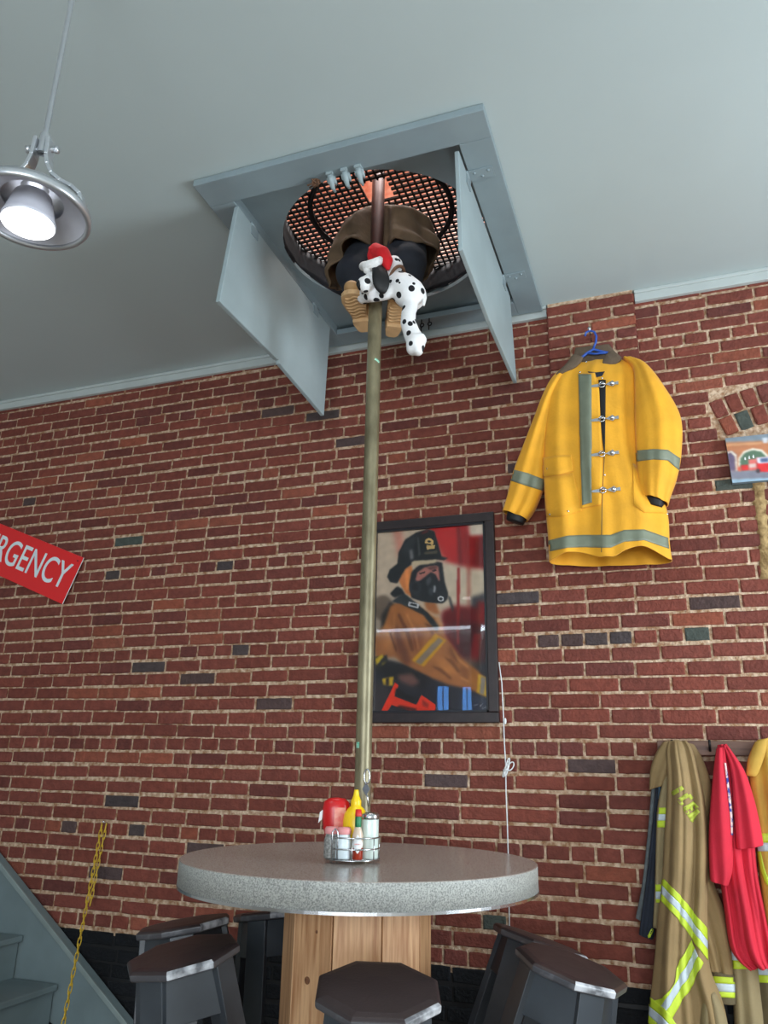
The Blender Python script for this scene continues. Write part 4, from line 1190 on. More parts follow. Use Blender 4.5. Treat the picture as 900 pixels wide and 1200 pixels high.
patch('pocket_flap', [(232, 578), (290, 570), (345, 568)], [(236, 655), (295, 648), (354, 632)], [body], MT['yellow'], yc, .007, conv=zj, solid=.004)
patch('pocket', [(236, 650), (290, 648), (352, 640)], [(244, 818), (310, 815), (388, 792)], [body], MT['yellow'], yc, .004, conv=zj, solid=.003)
patch('pocket', [(592, 600), (650, 640), (700, 680)], [(598, 770), (640, 800), (735, 802)], [body], MT['yellow'], yc, .005, conv=zj, solid=.003)
# clasps
for (x, y) in ((480, 285), (480, 424), (480, 565), (485, 712)):
    h = first_hit([body], *zj(x, y)); p = h[0]+Vector((0, -.016, 0)); k = .0012
    b = MB()
    b.prism([p+Vector((.005, 0, .0)), p+Vector((.022, 0, .009)), p+Vector((.036, 0, .016)), p+Vector((.046, 0, .006)), p+Vector((.062, 0, .008)), p+Vector((.062, 0, -.008)), p+Vector((.046, 0, -.006)), p+Vector((.036, 0, -.014)), p+Vector((.022, 0, -.008))], (0, .006, 0))
    b.ball(p+Vector((.034, -.004, .001)), (.011, .006, .010), 12)
    b.torus(p+Vector((-.012, -.002, 0)), .013, .0028, (0, 1, 0), 18, 6)
    b.tube([p+Vector((.006, -.004, 0)), p+Vector((-.006, -.009, .002)), p+Vector((-.018, -.009, 0)), p+Vector((-.024, -.003, 0))], .0036, 6)
    b.prism([p+Vector((-.022, 0, -.008)), p+Vector((-.022, 0, .008)), p+Vector((-.054, 0, .006)), p+Vector((-.062, 0, 0)), p+Vector((-.054, 0, -.006))], (0, .004, 0))
    b.build('clasp', MT['steel'], yc)
for (x, y) in ((258, 808), (333, 795), (248, 624), (406, 190), (470, 256), (480, 648), (380, 232), (734, 806)):
    h = first_hit(allc, *zj(x, y))
    if h:
        b = MB(); b.ball(h[0]+Vector((0, -.008, 0)), (.0045, .003, .0045), 10); b.build('snap', MT['steel'], yc)
# collar
col = Cloth([(362, 132, 497, 118, -.095, .006, .03), (356, 160, 520, 147, -.10, .010, .035), (340, 205, 556, 190, -.105, .015, .04)], zj, cap_top=False, nu=60, nv=14, folds=[(.004, 2.2, .5)], seed=4)
col.build('collar', MT['cord'], yc)
lap = Cloth([(352, 160, 392, 172, -.160, .012, .01), (325, 196, 378, 192, -.170, .012, .01), (288, 232, 352, 214, -.175, .010, .008), (284, 240, 300, 238, -.175, .004, .004)], zj, nu=32, nv=20, cap_bot=True)
lap.build('collar_flap', MT['cord'], yc)
lap2 = Cloth([(495, 150, 535, 160, -.160, .012, .01), (476, 178, 548, 176, -.170, .012, .01), (470, 202, 525, 196, -.173, .006, .006)], zj, nu=32, nv=20, cap_bot=True)
lap2.build('collar_flap', MT['cord'], yc)
# hanger and nail
hg = thing('coat_hanger', 'blue plastic hanger carrying the yellow coat', 'hanger', at(*zj(435, 130), -.135))
b = MB()
hk = [(400, 82), (404, 68), (420, 60), (438, 66), (446, 84), (444, 108), (434, 132)]
b.tube([at(*zj(x, y), -.135) for x, y in hk], .0052, 10); b.build('hook', MT['bluewire'], hg)
b = MB(); b.tube([at(*zj(x, y), -.135) for x, y in ((345, 205), (376, 178), (408, 152), (434, 136), (470, 146), (500, 152), (540, 170))], .0065, 10)
b.tube([at(*zj(x, y), -.135) for x, y in ((408, 152), (440, 155), (486, 150))], .0055, 10); b.build('arms', MT['bluewire'], hg)
p = at(*zj(420, 68), -.12); b = MB(); b.tube([(p.x, -.040, p.z-.004), (p.x, -.152, p.z+.004)], .004, 8); b.tube([(p.x, -.152, p.z+.004), (p.x, -.156, p.z+.004)], .008, 10)
tag(b.build('nail', MT['steel']), 'steel nail in the brick pilaster under the blue hanger hook', 'nail')

# ------------------------------------------------------------------ coat rail and the clothes on it
def zr(x, y): return 720+x/3.3333, 840+y/3.3333
rl0 = at(*zr(165, 92), -.03); rl1 = at(*zr(165, 152), -.03)
rail = thing('coat_rail', 'brown wooden wall rail with hooks above the hanging turnout clothes', 'coat rail', (.35, -.02, rl0.z))
b = MB(); b.box((rl0.x, -.03, rl0.z-.058), (1.5, -.001, rl0.z)); b.build('board', MT['railwood'], rail, bevel=.003)
for X in (rl0.x+.06, .13, .36, .6):
    b = MB(); zc2 = rl0.z-.03
    b.tube([(X, -.03, zc2), (X, -.07, zc2-.01), (X, -.09, zc2+.012), (X, -.088, zc2+.03)], .005, 8); b.build('hook', MT['black'], rail)

# grey fleece and navy liner at the far left
lin = thing('liner_jacket', 'navy liner jacket with grey fleece edge hanging leftmost on the rail', 'jacket', at(*zr(140, 500), -.05))
c = Cloth([(158, 150, 186, 130, -.05, .015, .015), (150, 230, 182, 220, -.05, .02, .02), (135, 420, 176, 420, -.05, .022, .02), (112, 640, 172, 640, -.05, .025, .02), (88, 770, 160, 800, -.05, .025, .02), (86, 782, 150, 815, -.05, .02, .02)], zr, nu=48, nv=40, folds=[(.004, 2, .5)], seed=1)
c.build('fleece', MT['bluegrey'], lin)
c = Cloth([(172, 132, 192, 126, -.075, .012, .012), (165, 250, 192, 240, -.08, .02, .015), (150, 420, 190, 430, -.085, .022, .018), (128, 620, 176, 640, -.085, .025, .018), (104, 800, 160, 820, -.085, .025, .018), (98, 850, 150, 868, -.085, .022, .018)], zr, nu=48, nv=40, folds=[(.004, 2.4, .7)], seed=2)
c.build('liner', MT['navy'], lin)
patch('piping', [(152, 830), (140, 860), (128, 870)], [(146, 826), (134, 850), (126, 858)], [c], MT['lime'], lin, .003, conv=zr, nc=1, nl=8)
b = MB()
b.tube([at(*zr(x, y), -.105) for x, y in ((186, 125), (184, 170), (178, 240), (174, 320))], [.004, .006, .006, .004], 8); b.build('hanging_strap', mat('steel blue strap', (70, 96, 116), .6), lin)

# tan turnout coat
tc_ = thing('turnout_coat', 'tan turnout coat with lime and silver X bands on the rail', 'coat', at(*zr(260, 600), -.12))
colr = Cloth([(190, 100, 252, 92, -.10, .03, .05), (160, 150, 262, 115, -.10, .05, .05), (142, 210, 240, 190, -.10, .05, .04), (138, 285, 215, 260, -.10, .03, .03)], zr, nu=48, nv=24, folds=[(.008, 1.6, .5)], seed=21)
colr.build('collar', MT['tan'], tc_)
back = Cloth([(235, 92, 310, 110, -.09, .03, .04), (230, 150, 345, 170, -.09, .04, .04), (230, 260, 376, 270, -.10, .05, .05), (230, 420, 368, 420, -.10, .05, .05), (250, 620, 380, 620, -.10, .05, .05), (280, 740, 425, 750, -.10, .05, .05), (330, 880, 455, 900, -.11, .05, .05), (360, 980, 466, 1010, -.11, .045, .05)], zr, nu=64, nv=60, folds=[(.008, 2.0, .6), (.004, 4.1, .8)], seed=12)
back.build('sleeve', MT['tan'], tc_)
frn = Cloth([(212, 100, 282, 96, -.13, .035, .04), (204, 140, 305, 135, -.14, .055, .05), (208, 230, 330, 235, -.15, .065, .05), (205, 340, 350, 330, -.155, .07, .05), (196, 480, 362, 480, -.16, .075, .05), (188, 640, 362, 650, -.16, .08, .05), (170, 800, 362, 830, -.165, .08, .05), (158, 950, 372, 980, -.165, .085, .05), (142, 1100, 420, 1110, -.17, .09, .05), (132, 1230, 445, 1230, -.17, .095, .05), (125, 1400, 460, 1400, -.17, .10, .05)], zr, nu=120, nv=110, folds=[(.020, 1.7, .6), (.011, 3.3, .7), (.004, 7., .8)], seed=33)
frn.build('coat_body', MT['tan'], tc_)
lft = Cloth([(205, 200, 240, 190, -.12, .02, .03), (172, 340, 222, 330, -.12, .03, .03), (164, 500, 214, 500, -.12, .03, .03), (160, 660, 212, 660, -.12, .03, .03), (152, 820, 205, 820, -.12, .03, .03)], zr, nu=48, nv=40, folds=[(.004, 2., .5)], seed=14, cap_bot=True)
lft.build('front_edge', MT['khaki'], tc_)
for (y0, y1, mm_) in ((355, 380, 'lime'), (380, 405, 'silver'), (405, 432, 'lime'), (655, 682, 'lime'), (682, 712, 'silver'), (712, 726, 'lime')):
    patch('reflective_band', [(150, y0), (225, y0)], [(150, y1), (225, y1)], [lft], MT[mm_], tc_, .003, conv=zr, nl=12, nc=3)
T1a = [(184, 622), (250, 690), (300, 750), (370, 838)]; T1b = [(182, 652), (250, 725), (300, 790), (372, 890)]; T1c = [(180, 684), (250, 760), (300, 825), (372, 922)]; T1d = [(178, 712), (240, 780), (300, 862), (374, 966)]
patch('reflective_band', T1a, T1b, [frn], MT['lime'], tc_, .004, conv=zr); patch('reflective_band', T1b, T1c, [frn], MT['silver'], tc_, .004, conv=zr); patch('reflective_band', T1c, T1d, [frn], MT['lime'], tc_, .004, conv=zr)
U1 = [(300, 870), (240, 980), (235, 1040), (190, 1100), (150, 1110)]; U2 = [(318, 905), (262, 1000), (225, 1060), (190, 1125), (160, 1140)]; U3 = [(328, 935), (285, 1020), (240, 1085), (205, 1145), (185, 1170)]; U4 = [(345, 960), (305, 1050), (262, 1110), (225, 1175), (205, 1200)]
patch('reflective_band', U1, U2, [frn], MT['lime'], tc_, .005, conv=zr); patch('reflective_band', U2, U3, [frn], MT['silver'], tc_, .005, conv=zr); patch('reflective_band', U3, U4, [frn], MT['lime'], tc_, .005, conv=zr)
V1 = [(140, 1092), (200, 1140), (245, 1205), (300, 1290)]; V2 = [(140, 1130), (195, 1175), (235, 1235), (280, 1310)]; V3 = [(138, 1165), (180, 1205), (215, 1260), (250, 1330)]; V4 = [(136, 1195), (170, 1240), (200, 1290), (230, 1350)]
patch('reflective_band', V1, V2, [frn], MT['lime'], tc_, .006, conv=zr); patch('reflective_band', V2, V3, [frn], MT['silver'], tc_, .006, conv=zr); patch('reflective_band', V3, V4, [frn], MT['lime'], tc_, .006, conv=zr)
# faded lime lettering across the shoulders
h = first_hit([frn], *zr(280, 345)); q2 = first_hit([frn], *zr(318, 395)); 
def glyph(strokes, ox, oy):
    for (x0, y0, x1, y1, w) in strokes:
        ca2, sa2 = cos(.93), sin(.93)
        def tr(x, y): return (ox+x*ca2-y*sa2*.9, oy+x*sa2+y*ca2*.75)
        L_ = sqrt((x1-x0)**2+(y1-y0)**2); nx, ny = -(y1-y0)/L_*w/2, (x1-x0)/L_*w/2
        patch('lettering', [tr(x0+nx, y0+ny), tr(x1+nx, y1+ny)], [tr(x0-nx, y0-ny), tr(x1-nx, y1-ny)], [frn], MT['fadedlime'], tc_, .003, conv=zr, nl=6, nc=1, solid=.0008)
glyph([(0, 0, 0, 58, 17)], 268, 276)
glyph([(0, 6, 0, 52, 17), (0, 4, 22, 4, 15), (0, 54, 22, 54, 15)], 292, 302)
glyph([(0, 0, 0, 58, 17), (0, 4, 24, 4, 15), (0, 29, 20, 29, 14), (0, 54, 24, 54, 15)], 313, 336)
glyph([(0, 0, 0, 58, 17), (0, 4, 20, 60, 14)], 330, 366)
for y in (985, 1012, 1040): pass
cuff = Cloth([(378, 985, 466, 1005, -.12, .045, .04), (382, 1050, 470, 1060, -.12, .045, .04), (390, 1105, 472, 1115, -.12, .045, .04)], zr, nu=40, nv=20, seed=4, cap_bot=True)
cuff.build('cuff', MT['olive'], tc_)
for (a, c2, mm_) in ((1012, 1038, 'lime'), (1038, 1070, 'silver'), (1070, 1092, 'lime')):
    patch('reflective_band', [(370, a), (475, a+6)], [(370, c2), (475, c2+6)], [cuff], MT[mm_], tc_, .003, conv=zr, nl=16, nc=3)

# khaki trousers low between the coats
kp = thing('turnout_trousers', 'khaki turnout trousers hanging low beneath the red shirt', 'trousers', at(*zr(500, 1100), -.12))
c1 = Cloth([(360, 1075, 375, 1070, -.215, .02, .02), (345, 1100, 395, 1080, -.22, .04, .03), (335, 1160, 425, 1150, -.22, .05, .03), (330, 1240, 450, 1240, -.22, .05, .03), (325, 1400, 470, 1400, -.22, .05, .03)], zr, nu=56, nv=36, folds=[(.006, 1.8, .5)], seed=6)
c1.build('trouser_leg', MT['khaki'], kp)
c2 = Cloth([(440, 850, 560, 860, -.10, .04, .03), (455, 930, 555, 940, -.10, .045, .03), (462, 1050, 565, 1050, -.10, .05, .03), (470, 1200, 580, 1200, -.10, .05, .03), (475, 1400, 590, 1400, -.10, .05, .03)], zr, nu=56, nv=40, folds=[(.007, 1.9, .5)], seed=7)
c2.build('trouser_leg', MT['khaki'], kp)
patch('reflective_band', [(450, 950), (570, 955)], [(450, 985), (570, 985)], [c2], MT['lime'], kp, .004, conv=zr, nl=16, nc=3)
patch('reflective_band', [(450, 915), (570, 915)], [(450, 950), (570, 955)], [c2], MT['silver'], kp, .004, conv=zr, nl=16, nc=3)
c3 = Cloth([(520, 900, 640, 900, -.07, .03, .03), (540, 980, 660, 980, -.07, .03, .03), (560, 1200, 680, 1200, -.07, .03, .03), (560, 1400, 690, 1400, -.07, .03, .03)], zr, nu=48, nv=30, folds=[(.006, 1.9, .5)], seed=9)
o = c3.build('trouser_leg', MT['olive'], kp)
patch('reflective_band', [(520, 965), (620, 972)], [(525, 1005), (625, 1010)], [c3], MT['silver'], kp, .004, conv=zr, nl=16, nc=3)
patch('reflective_band', [(525, 1005), (625, 1010)], [(530, 1035), (630, 1040)], [c3], MT['lime'], kp, .004, conv=zr, nl=16, nc=3)

# red shirt
rs_ = thing('tee_shirt', 'bright red short sleeved shirt hanging from the rail', 'shirt', at(*zr(480, 500), -.12))
rb = Cloth([(405, 112, 438, 108, -.12, .025, .03), (398, 160, 470, 160, -.12, .045, .04), (388, 260, 520, 255, -.125, .055, .04), (385, 420, 540, 420, -.13, .06, .04), (410, 600, 555, 600, -.13, .06, .04), (432, 760, 585, 760, -.13, .065, .04), (450, 885, 604, 860, -.135, .065, .04), (478, 940, 615, 930, -.135, .065, .04), (520, 978, 622, 965, -.135, .06, .04)], zr, nu=110, nv=90, folds=[(.017, 2.1, .7), (.008, 4.4, .8), (.003, 8.3, .8)], seed=41)
rb.build('shirt_body', MT['red'], rs_)
r1 = Cloth([(400, 125, 432, 118, -.17, .02, .02), (388, 220, 440, 210, -.18, .035, .03), (374, 380, 458, 370, -.19, .045, .03), (370, 500, 462, 500, -.19, .05, .03), (374, 620, 458, 600, -.19, .05, .03), (380, 640, 442, 656, -.19, .045, .03)], zr, nu=56, nv=50, folds=[(.007, 1.6, .6)], seed=42)
r1.build('sleeve', MT['red'], rs_)
r2 = Cloth([(425, 112, 450, 125, -.17, .02, .02), (450, 190, 505, 210, -.18, .035, .03), (462, 300, 540, 310, -.185, .04, .03), (468, 400, 562, 400, -.19, .045, .03), (474, 500, 578, 488, -.19, .045, .03), (480, 515, 576, 500, -.19, .04, .03)], zr, nu=56, nv=50, folds=[(.008, 1.7, .6)], seed=43)
r2.build('sleeve', MT['red'], rs_)
patch('shirt_print', [(429, 180), (436, 240), (445, 330), (452, 400), (454, 462)], [(438, 182), (446, 240), (458, 330), (464, 400), (464, 462)], [rb, r1, r2], MT['printfabric'], rs_, .004, conv=zr, nc=2)

# faded yellow coat at the right edge
fy = thing('turnout_coat', 'faded yellow turnout coat cut off by the right edge, hanging on the rail', 'coat', at(*zr(640, 500), -.10))
fb = Cloth([(560, 92, 640, 80, -.11, .03, .04), (535, 140, 680, 130, -.11, .05, .05), (528, 240, 720, 240, -.115, .06, .05), (545, 400, 750, 400, -.12, .065, .05), (560, 560, 770, 560, -.12, .07, .05), (580, 720, 790, 720, -.12, .07, .05), (600, 860, 800, 860, -.12, .07, .05), (612, 1000, 820, 1000, -.12, .07, .05)], zr, nu=90, nv=70, folds=[(.014, 2.2, .6), (.007, 4.3, .8)], seed=51)
fb.build('coat_body', MT['oldyellow'], fy)
fc = Cloth([(550, 100, 600, 84, -.165, .02, .03), (525, 160, 585, 150, -.17, .03, .03), (516, 215, 556, 225, -.17, .02, .02), (518, 228, 535, 232, -.17, .01, .01)], zr, nu=40, nv=24, cap_bot=True); fc.build('collar', MT['oldyellow'], fy)
patch('reflective_band', [(556, 492), (640, 492)], [(560, 525), (640, 525)], [fb], MT['silver'], fy, .003, conv=zr, nl=14, nc=3)
patch('reflective_band', [(556, 525), (570, 600), (590, 650), (640, 700)], [(572, 525), (588, 595), (605, 640), (650, 680)], [fb], MT['lime'], fy, .003, conv=zr, nl=20, nc=3)
patch('reflective_band', [(556, 455), (640, 455)], [(556, 492), (640, 492)], [fb], MT['lime'], fy, .003, conv=zr, nl=14, nc=3)

# ------------------------------------------------------------------ stairs and chain
sa0, sa1 = at(0, 1010, -.07), at(150, 1200, -.07)
sl = (sa1-sa0); sdir = Vector((sl.x, 0, sl.z)).normalized(); snor = Vector((-sdir.z, 0, sdir.x))
if snor.z < 0: snor = -snor
stt = thing('staircase', 'grey painted wooden stairs climbing left along the brick wall', 'staircase', (sa1.x, -.5, 0))
p_lo = sa0+sdir*((.0-sa0.z)/sdir.z); p_hi = sa0-sdir*1.7
b = MB(); dpt = .95
b.prism([p_hi, p_lo, p_lo-Vector((.30/1, 0, 0)), p_hi-snor*dpt-Vector((.0, 0, 0))], (0, .05, 0)); b.build('stringer', MT['stair'], stt, bevel=.004)
b = MB(); a_, c_ = p_hi+snor*.004, p_lo+snor*.004
b.prism([a_-snor*.024, c_-snor*.024, c_, a_], (0, -.012, 0)); b.build('stringer_cap', MT['stairtop'], stt, bevel=.003)
n2 = at(68, 1153, -.085); n1 = at(27, 1096, -.085)
run = n2.x-n1.x; rise = n1.z-n2.z
for k in range(-4, 5):
    nx_ = n2.x+run*(-k); nz__ = n2.z+rise*k
    if nz__ < .04 or nx_ < XL+.2: continue
    b = MB(); b.box((nx_-run-.03, -1.0, nz__-.03), (nx_, -.083, nz__)); b.build('tread', MT['stair'], stt, bevel=.006)
    b = MB(); zb_ = max(0, nz__-rise); b.box((nx_-.045, -1.0, zb_), (nx_-.025, -.083, nz__-.03)); b.build('riser', MT['stair'], stt)

ct = at(122, 966, -.03); cbm = at(104, 1068, -.06); ce = at(71, 1215, -.55)
chn = thing('plastic_chain', 'yellow plastic chain hanging from the wall across the stairs', 'chain', ct)
def chain(path, name, pitch=.034):
    P = [Vector(p) for p in path]; L_ = [0]
    for i in range(1, len(P)): L_.append(L_[-1]+(P[i]-P[i-1]).length)
    n = int(L_[-1]/pitch); b = MB()
    def pos(s):
        for i in range(1, len(P)):
            if s <= L_[i] or i == len(P)-1:
                f = (s-L_[i-1])/(L_[i]-L_[i-1]); return P[i-1].lerp(P[i], f)
    for k in range(n):
        c = pos((k+.5)*pitch); d = (pos(min((k+1)*pitch, L_[-1]))-pos(k*pitch)).normalized()
        q = Vector((1, -.25, 0)) if k % 2 else Vector((.55, -1, 0)); e = (q-d*q.dot(d)).normalized()
        pts = [c+d*(.0215*max(-1, min(1, 1.35*cos(a))))+e*.0098*sin(a) for a in np.linspace(0, 2*pi, 18, endpoint=False)]
        b.tube(pts, .0023, 6, closed=True)
    return b.build(name, MT['chain'], chn)
def sagp(a, c, s, n=12): return [a.lerp(c, i/n)+Vector((0, 0, -s*4*(i/n)*(1-i/n))) for i in range(n+1)]
chain(sagp(at(119.5, 966, -.03), ce, .02), 'long_strand')
chain(sagp(at(124.5, 966, -.03), cbm, 0.), 'short_strand')
b = MB(); b.tube([(ct.x, -.004, ct.z+.004), (ct.x, -.032, ct.z+.006), (ct.x, -.04, ct.z+.016)], .004, 8); b.build('wall_hook', MT['steel'], chn)

# ------------------------------------------------------------------ dummy sliding down the pole
def remesh(o, vox, smooth=6):
    m_ = o.modifiers.new('remesh', 'REMESH'); m_.mode = 'VOXEL'; m_.voxel_size = vox; m_.use_smooth_shade = True
    if smooth:
        s_ = o.modifiers.new('smooth', 'SMOOTH'); s_.factor = .5; s_.iterations = smooth
    return o
dm = thing('fireman_dummy', 'stuffed dummy in brown coat, navy trousers and tan boots on the pole', 'dummy', (PXc, -.78, 3.22))
YD = -.80
b = MB()
hipL, hipR = Vector((PXc-.085, YD+.03, 3.62)), Vector((PXc+.085, YD+.03, 3.62))
kL, kR = Vector((PXc-.125, YD-.045, 3.47)), Vector((PXc+.125, YD-.045, 3.47))
aL, aR = Vector((PXc-.080, YD+.02, 3.29)), Vector((PXc+.080, YD+.02, 3.285))
b.ball((PXc, YD+.06, 3.66), (.17, .115, .12))
for (h_, k_, a_) in ((hipL, kL, aL), (hipR, kR, aR)):
    b.tube([h_+Vector((0, 0, .05)), h_, (h_+k_)/2, k_, (k_+a_)/2, a_], [.09, .098, .094, .086, .074, .062], 20)
    for q in (h_, k_): b.ball(q, .088)
    for t_ in (.3, .62): 
        q = k_.lerp(a_, t_); b.torus(q, .062, .018, (a_-k_), 20, 8)
o = b.build('trousers', MT['trousers'], dm); remesh(o, .008, 6)
# coat: bell-shaped shell with folds, open below
b = MB(); vs = []; fs = []; nu, nv = 96, 40
for j in range(nv+1):
    v = j/nv
    for k in range(nu):
        a = 2*pi*k/nu; c, s = cos(a), sin(a)
        left = max(0, -c)
        zb_ = 3.545+.025*sin(a*3+1)-.085*left**3*max(0, .6-s*.8)+.02*max(0, -s)
        zz = 3.825-(3.825-zb_)*v
        r = .05+.165*min(1, (v*2.6))**.5+.03*v+.010*sin(a*7+v*2.)*v+.006*sin(a*13-v*3)*v+.008*sin(v*9+a*2)
        xx = PXc-.025+r*1.04*c+.010*sin(zz*70+a*3)*v; yy = YD+.045+r*.80*s+.012*sin(zz*55+a*5)*v
        dx_ = abs(xx-PXc); lim = -.864-max(0, dx_-.045)*1.6
        vs.append((xx, max(yy, lim), zz))
for j in range(nv):
    for k in range(nu): fs.append((j*nu+k, (j+1)*nu+k, (j+1)*nu+(k+1) % nu, j*nu+(k+1) % nu))
fs.append(tuple(range(nu)))
b.add(vs, fs, 0, True); o = b.build('coat', MT['coatbrown'], dm, solid=.008)
b = MB()   # centre seam and fly
for (dx, ) in ((-.045,), ):
    b.tube([(PXc+dx, -.862-.002, 3.80-(3.80-3.56)*v) for v in np.linspace(.25, .98, 10)], .003, 6)
b.build('coat_seam', MT['olive'], dm)
# boots, soles facing down
for s, toe, heel in ((-1, at(411, 347, 3.225, 2), at(427, 384, 3.215, 2)), (1, at(470, 352, 3.225, 2), at(459, 390, 3.215, 2))):
    fwd = (toe-heel); Lb = fwd.length+.03; fwd = fwd.normalized(); sd = Vector((-fwd.y, fwd.x, 0)).normalized(); 
    up = Vector((0, 0, 1)); c0_ = heel-fwd*.012
    outl = [(0, .012), (.01, .028), (.06, .037), (.12, .036), (.18, .046), (.23, .050), (.265, .044), (.285, .028), (.292, .008)]
    k_ = Lb/.292
    pl_ = [(x*k_, w) for x, w in outl]+[(x*k_, -w) for x, w in outl[::-1]]
    b = MB(); b.prism([c0_+fwd*x+sd*w for x, w in pl_], up*.022); 
    # tread ridges across the forefoot, separate heel block
    for i in range(7):
        x = (.115+.024*i)*k_; w = .030+.010*min(1, i/3)-.012*max(0, i-4)/2
        b.tube([c0_+fwd*(x+.006*sin(q*3.3))+sd*(w*q)+up*-.001 for q in np.linspace(-1, 1, 9)], .004, 6)
    b.prism([c0_+fwd*x+sd*w+up*-.016 for x, w in ((.0, .014), (.012, .028), (.06, .036), (.085, .034), (.085, -.034), (.06, -.036), (.012, -.028), (.0, -.014))], up*.02)
    o = b.build('boot_sole', MT['sole'], dm, bevel=.003)
    b = MB(); ankle = aL if s < 0 else aR
    b.tube([c0_+fwd*.035*k_+up*.03, c0_+fwd*.12*k_+up*.05, c0_+fwd*.20*k_+up*.05, c0_+fwd*.265*k_+up*.045], [.033, .040, .046, .034], 18)
    b.ball(c0_+fwd*.262*k_+up*.047, (.034, .034, .030)); b.ball(c0_+fwd*.04*k_+up*.04, .036)
    b.tube([c0_+fwd*.06*k_+up*.04, ankle+up*.02], [.042, .058], 18)
    o = b.build('boot', MT['boot'], dm); remesh(o, .006, 5)

# ------------------------------------------------------------------ plush dalmatian on the pole
dg = thing('plush_dog', 'spotted dalmatian plush dog in red hat hugging the pole', 'toy dog', at(455, 330, -1.0))
def D(px, py, Y): return at(px, py, Y)
def z2(x, y): return 330+x/3.913, 170+y/3.913
def Z2(x, y, Y): return at(*z2(x, y), Y)
b = MB()
head = Z2(455, 605, -1.0)
b.ball(Z2(470, 590, -.985), (.068, .062, .070))                 # skull
b.tube([Z2(450, 610, -1.01), Z2(415, 628, -1.05), Z2(385, 640, -1.075)], [.050, .040, .033], 18); b.ball(Z2(382, 640, -1.08), .034)
b.ball(Z2(515, 560, -.985), (.040, .04, .052))
b.tube([Z2(505, 620, -.985), Z2(550, 650, -.985), Z2(590, 685, -.975), Z2(610, 705, -.97)], [.048, .062, .066, .058], 20); b.ball(Z2(596, 690, -.972), .062)
b.tube([Z2(520, 660, -1.0), Z2(470, 680, -1.02), Z2(420, 690, -1.02), Z2(375, 690, -.985)], [.034, .030, .028, .030], 16); b.ball(Z2(378, 694, -.985), .033)
b.tube([Z2(520, 650, -.95), Z2(500, 640, -.90), Z2(430, 640, -.845), Z2(360, 660, -.86), Z2(340, 690, -.90)], [.034, .030, .028, .028, .03], 14)
b.tube([Z2(590, 740, -.985), Z2(582, 775, -1.0), Z2(580, 815, -1.005), Z2(596, 862, -1.0), Z2(612, 895, -1.0)], [.032, .030, .032, .034, .038], 18)
b.ball(Z2(614, 915, -1.01), (.038, .044, .044)); b.ball(Z2(640, 890, -1.01), (.022, .03, .022)); b.ball(Z2(598, 938, -1.015), (.022, .03, .022)); b.ball(Z2(624, 940, -1.015), (.022, .03, .022))
o = b.build('body', MT['spots'], dg, origin=head); remesh(o, .006, 4)
b = MB(); b.tube([Z2(625, 655, -.97), Z2(650, 670, -.97), Z2(656, 700, -.975), Z2(650, 735, -.98)], [.010, .010, .009, .006], 10); b.build('tail', MT['fluff'], dg)
b = MB(); vs = [];  # near ear: hanging black flap
pe_ = [Z2(436, 545, -1.065), Z2(452, 580, -1.085), Z2(456, 620, -1.085), Z2(458, 655, -1.08), Z2(462, 682, -1.07)]
ws = [.022, .034, .038, .032, .010]
fs = []; rings = 12
for i, (p, w) in enumerate(zip(pe_, ws)):
    for k in range(rings):
        a = 2*pi*k/rings; vs.append(p+Vector(_r)*(w*cos(a))+Vector((0, -1, .2))*(.012*sin(a)))
for i in range(len(pe_)-1):
    for k in range(rings): fs.append((i*rings+k, i*rings+(k+1) % rings, (i+1)*rings+(k+1) % rings, (i+1)*rings+k))
fs += [tuple(range(rings))[::-1], tuple((len(pe_)-1)*rings+k for k in range(rings))]
b.add(vs, fs, 0, True); b.build('ear', MT['black'], dg, sub=1)
b = MB(); b.ball(Z2(357, 636, -1.10), (.014, .012, .018), 14); b.build('nose', MT['black'], dg)
b = MB(); b.ball(Z2(404, 606, -1.085), (.007, .006, .008), 10); b.build('eye', MT['black'], dg)
b = MB(); b.torus(Z2(528, 610, -.985), .050, .007, (.75, 0, -.5), 28, 8); b.build('collar', MT['knot'], dg)
# hat
b = MB(); hb = Z2(420, 545, -1.02)
b.tube([Z2(376, 556, -1.065), Z2(395, 556, -1.085), Z2(425, 544, -1.09), Z2(455, 526, -1.07)], [.019, .022, .021, .016], 12); b.ball(Z2(376, 556, -1.065), .019); b.ball(Z2(392, 572, -1.08), .017); b.build('hat_trim', MT['fluff'], dg)
b = MB()
vs = []; fs = []; n = 24
rings_ = [(Z2(432, 535, -1.03), .056, .046), (Z2(428, 512, -1.02), .052, .044), (Z2(420, 492, -1.01), .044, .036), (Z2(410, 478, -1.0), .030, .026), (Z2(402, 470, -1.0), .008, .008)]
for (c, r1_, r2_) in rings_:
    for k in range(n): a = 2*pi*k/n; vs.append(c+Vector(_r)*(r1_*cos(a))+Vector((0, 1, -.25))*(r2_*sin(a)))
for j in range(len(rings_)-1):
    for k in range(n): fs.append((j*n+k, j*n+(k+1) % n, (j+1)*n+(k+1) % n, (j+1)*n+k))
b.add(vs, fs, 0, True)
b.tube([Z2(425, 480, -1.03), Z2(462, 500, -1.055), Z2(484, 535, -1.055), Z2(486, 572, -1.05)], [.030, .034, .026, .010], 14); b.ball(Z2(428, 505, -1.03), (.034, .03, .036))
o = b.build('hat', MT['santa'], dg); remesh(o, .006, 3)

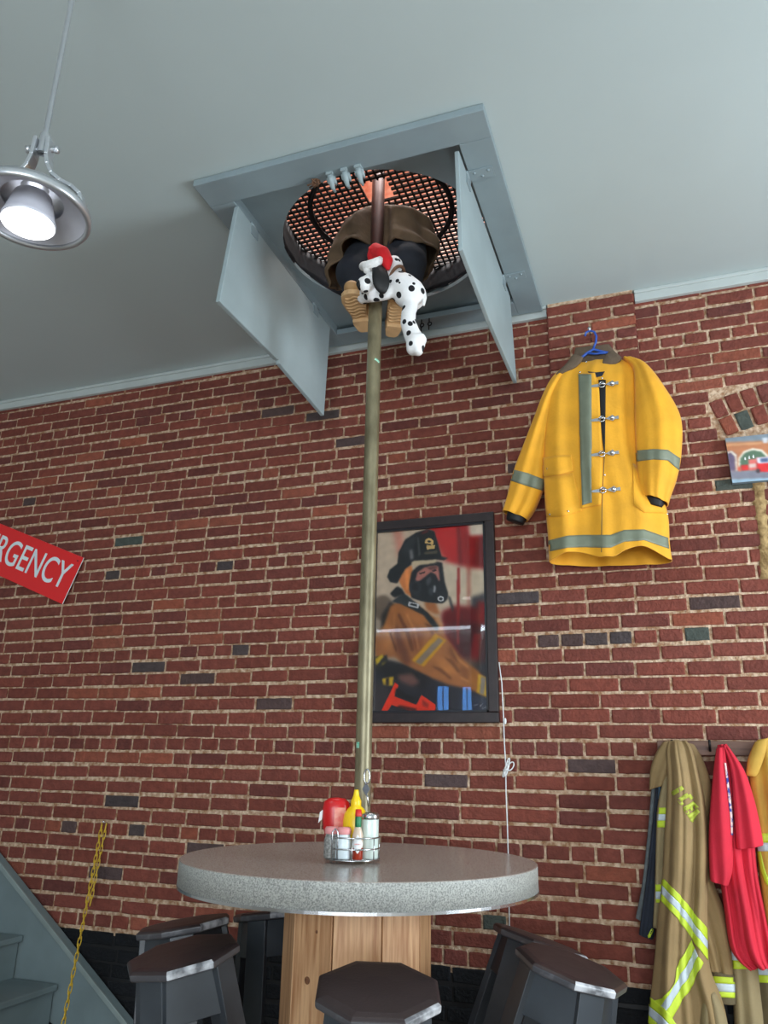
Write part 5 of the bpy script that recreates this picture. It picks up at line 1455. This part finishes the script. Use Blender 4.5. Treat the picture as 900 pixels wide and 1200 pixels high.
# ------------------------------------------------------------------ lights
def area(name, loc, rot, sx_, sy_, power, col=(1, 1, 1), spread=None):
    l = bpy.data.lights.new(name, 'AREA'); l.shape = 'RECTANGLE'; l.size = sx_; l.size_y = sy_; l.energy = power; l.color = col
    if spread: l.spread = spread
    o = bpy.data.objects.new(name, l); COL.objects.link(o); o.location = loc; o.rotation_euler = rot; return o
o = RW[0]; area('right_window_daylight', (XR-.03, (o[0]+o[1])/2, (o[2]+o[3])/2), (0, radians(90), 0), o[3]-o[2], o[1]-o[0], 112, (.87, .95, 1.))
for (i, pw) in ((2, 120), (3, 110)):
    o = FW[i]; area('front_window_daylight', ((o[0]+o[1])/2, YF+.03, (o[2]+o[3])/2), (radians(90), 0, 0), o[1]-o[0], o[3]-o[2], pw, (.93, .97, 1.))
# lit disc of the pendant
l = bpy.data.lights.new('pendant_light', 'SPOT'); l.energy = 18; l.spot_size = radians(125); l.spot_blend = .6; l.shadow_soft_size = .08; l.color = (.92, .95, 1)
o = bpy.data.objects.new('pendant_light', l); COL.objects.link(o); o.location = lc+Vector((0, 0, -.062))
# upper room lamp
area('upper_room_lamp', (-1.0, -.7, 5.7), (0, 0, 0), 1.2, 1.2, 170, (1, .95, .92))
# long tube light high on the wall behind the camera, mirrored in the poster glass
t0, t1 = mirror(430, 736), mirror(573, 735); t2 = mirror(558, 735)
tl = thing('tube_light', 'long white tube light high on the far wall, mirrored in the poster glass', 'light', ((t0.x+t1.x)/2, YF+.05, t1.z))
b = MB(); b.tube([(t0.x-.4, YF+.06, t1.z), (t1.x+.05, YF+.06, t1.z)], .022, 12); b.build('tube', MT['tubelight'], tl)
b = MB(); b.box((t0.x-.42, YF+.0005, t1.z+.020), (t1.x+.07, YF+.10, t1.z+.07)); b.build('fitting', MT['white'], tl)
b = MB(); b.box((t2.x, YF+.03, t1.z-.05), (t1.x+.05, YF+.09, t1.z-.022)); b.build('lit_lens', mat('bright lens', (225, 240, 255), .3, emit=22.), tl)
w = bpy.data.worlds.new('world'); SC.world = w; w.use_nodes = True
bg = w.node_tree.nodes['Background']; bg.inputs[0].default_value = (.75, .85, 1, 1); bg.inputs[1].default_value = .6

SC.view_settings.view_transform = 'Standard'; SC.view_settings.look = 'None'; SC.view_settings.gamma = 1; SC.view_settings.exposure = 0.0
SC.view_settings.use_curve_mapping = False
SC.cycles.max_bounces = 8; SC.cycles.diffuse_bounces = 5; SC.cycles.glossy_bounces = 4; SC.cycles.transparent_max_bounces = 8
SC.cycles.sample_clamp_indirect = 4; SC.cycles.use_denoising = True
for o in bpy.data.objects:
    if '_o' in o: del o['_o']
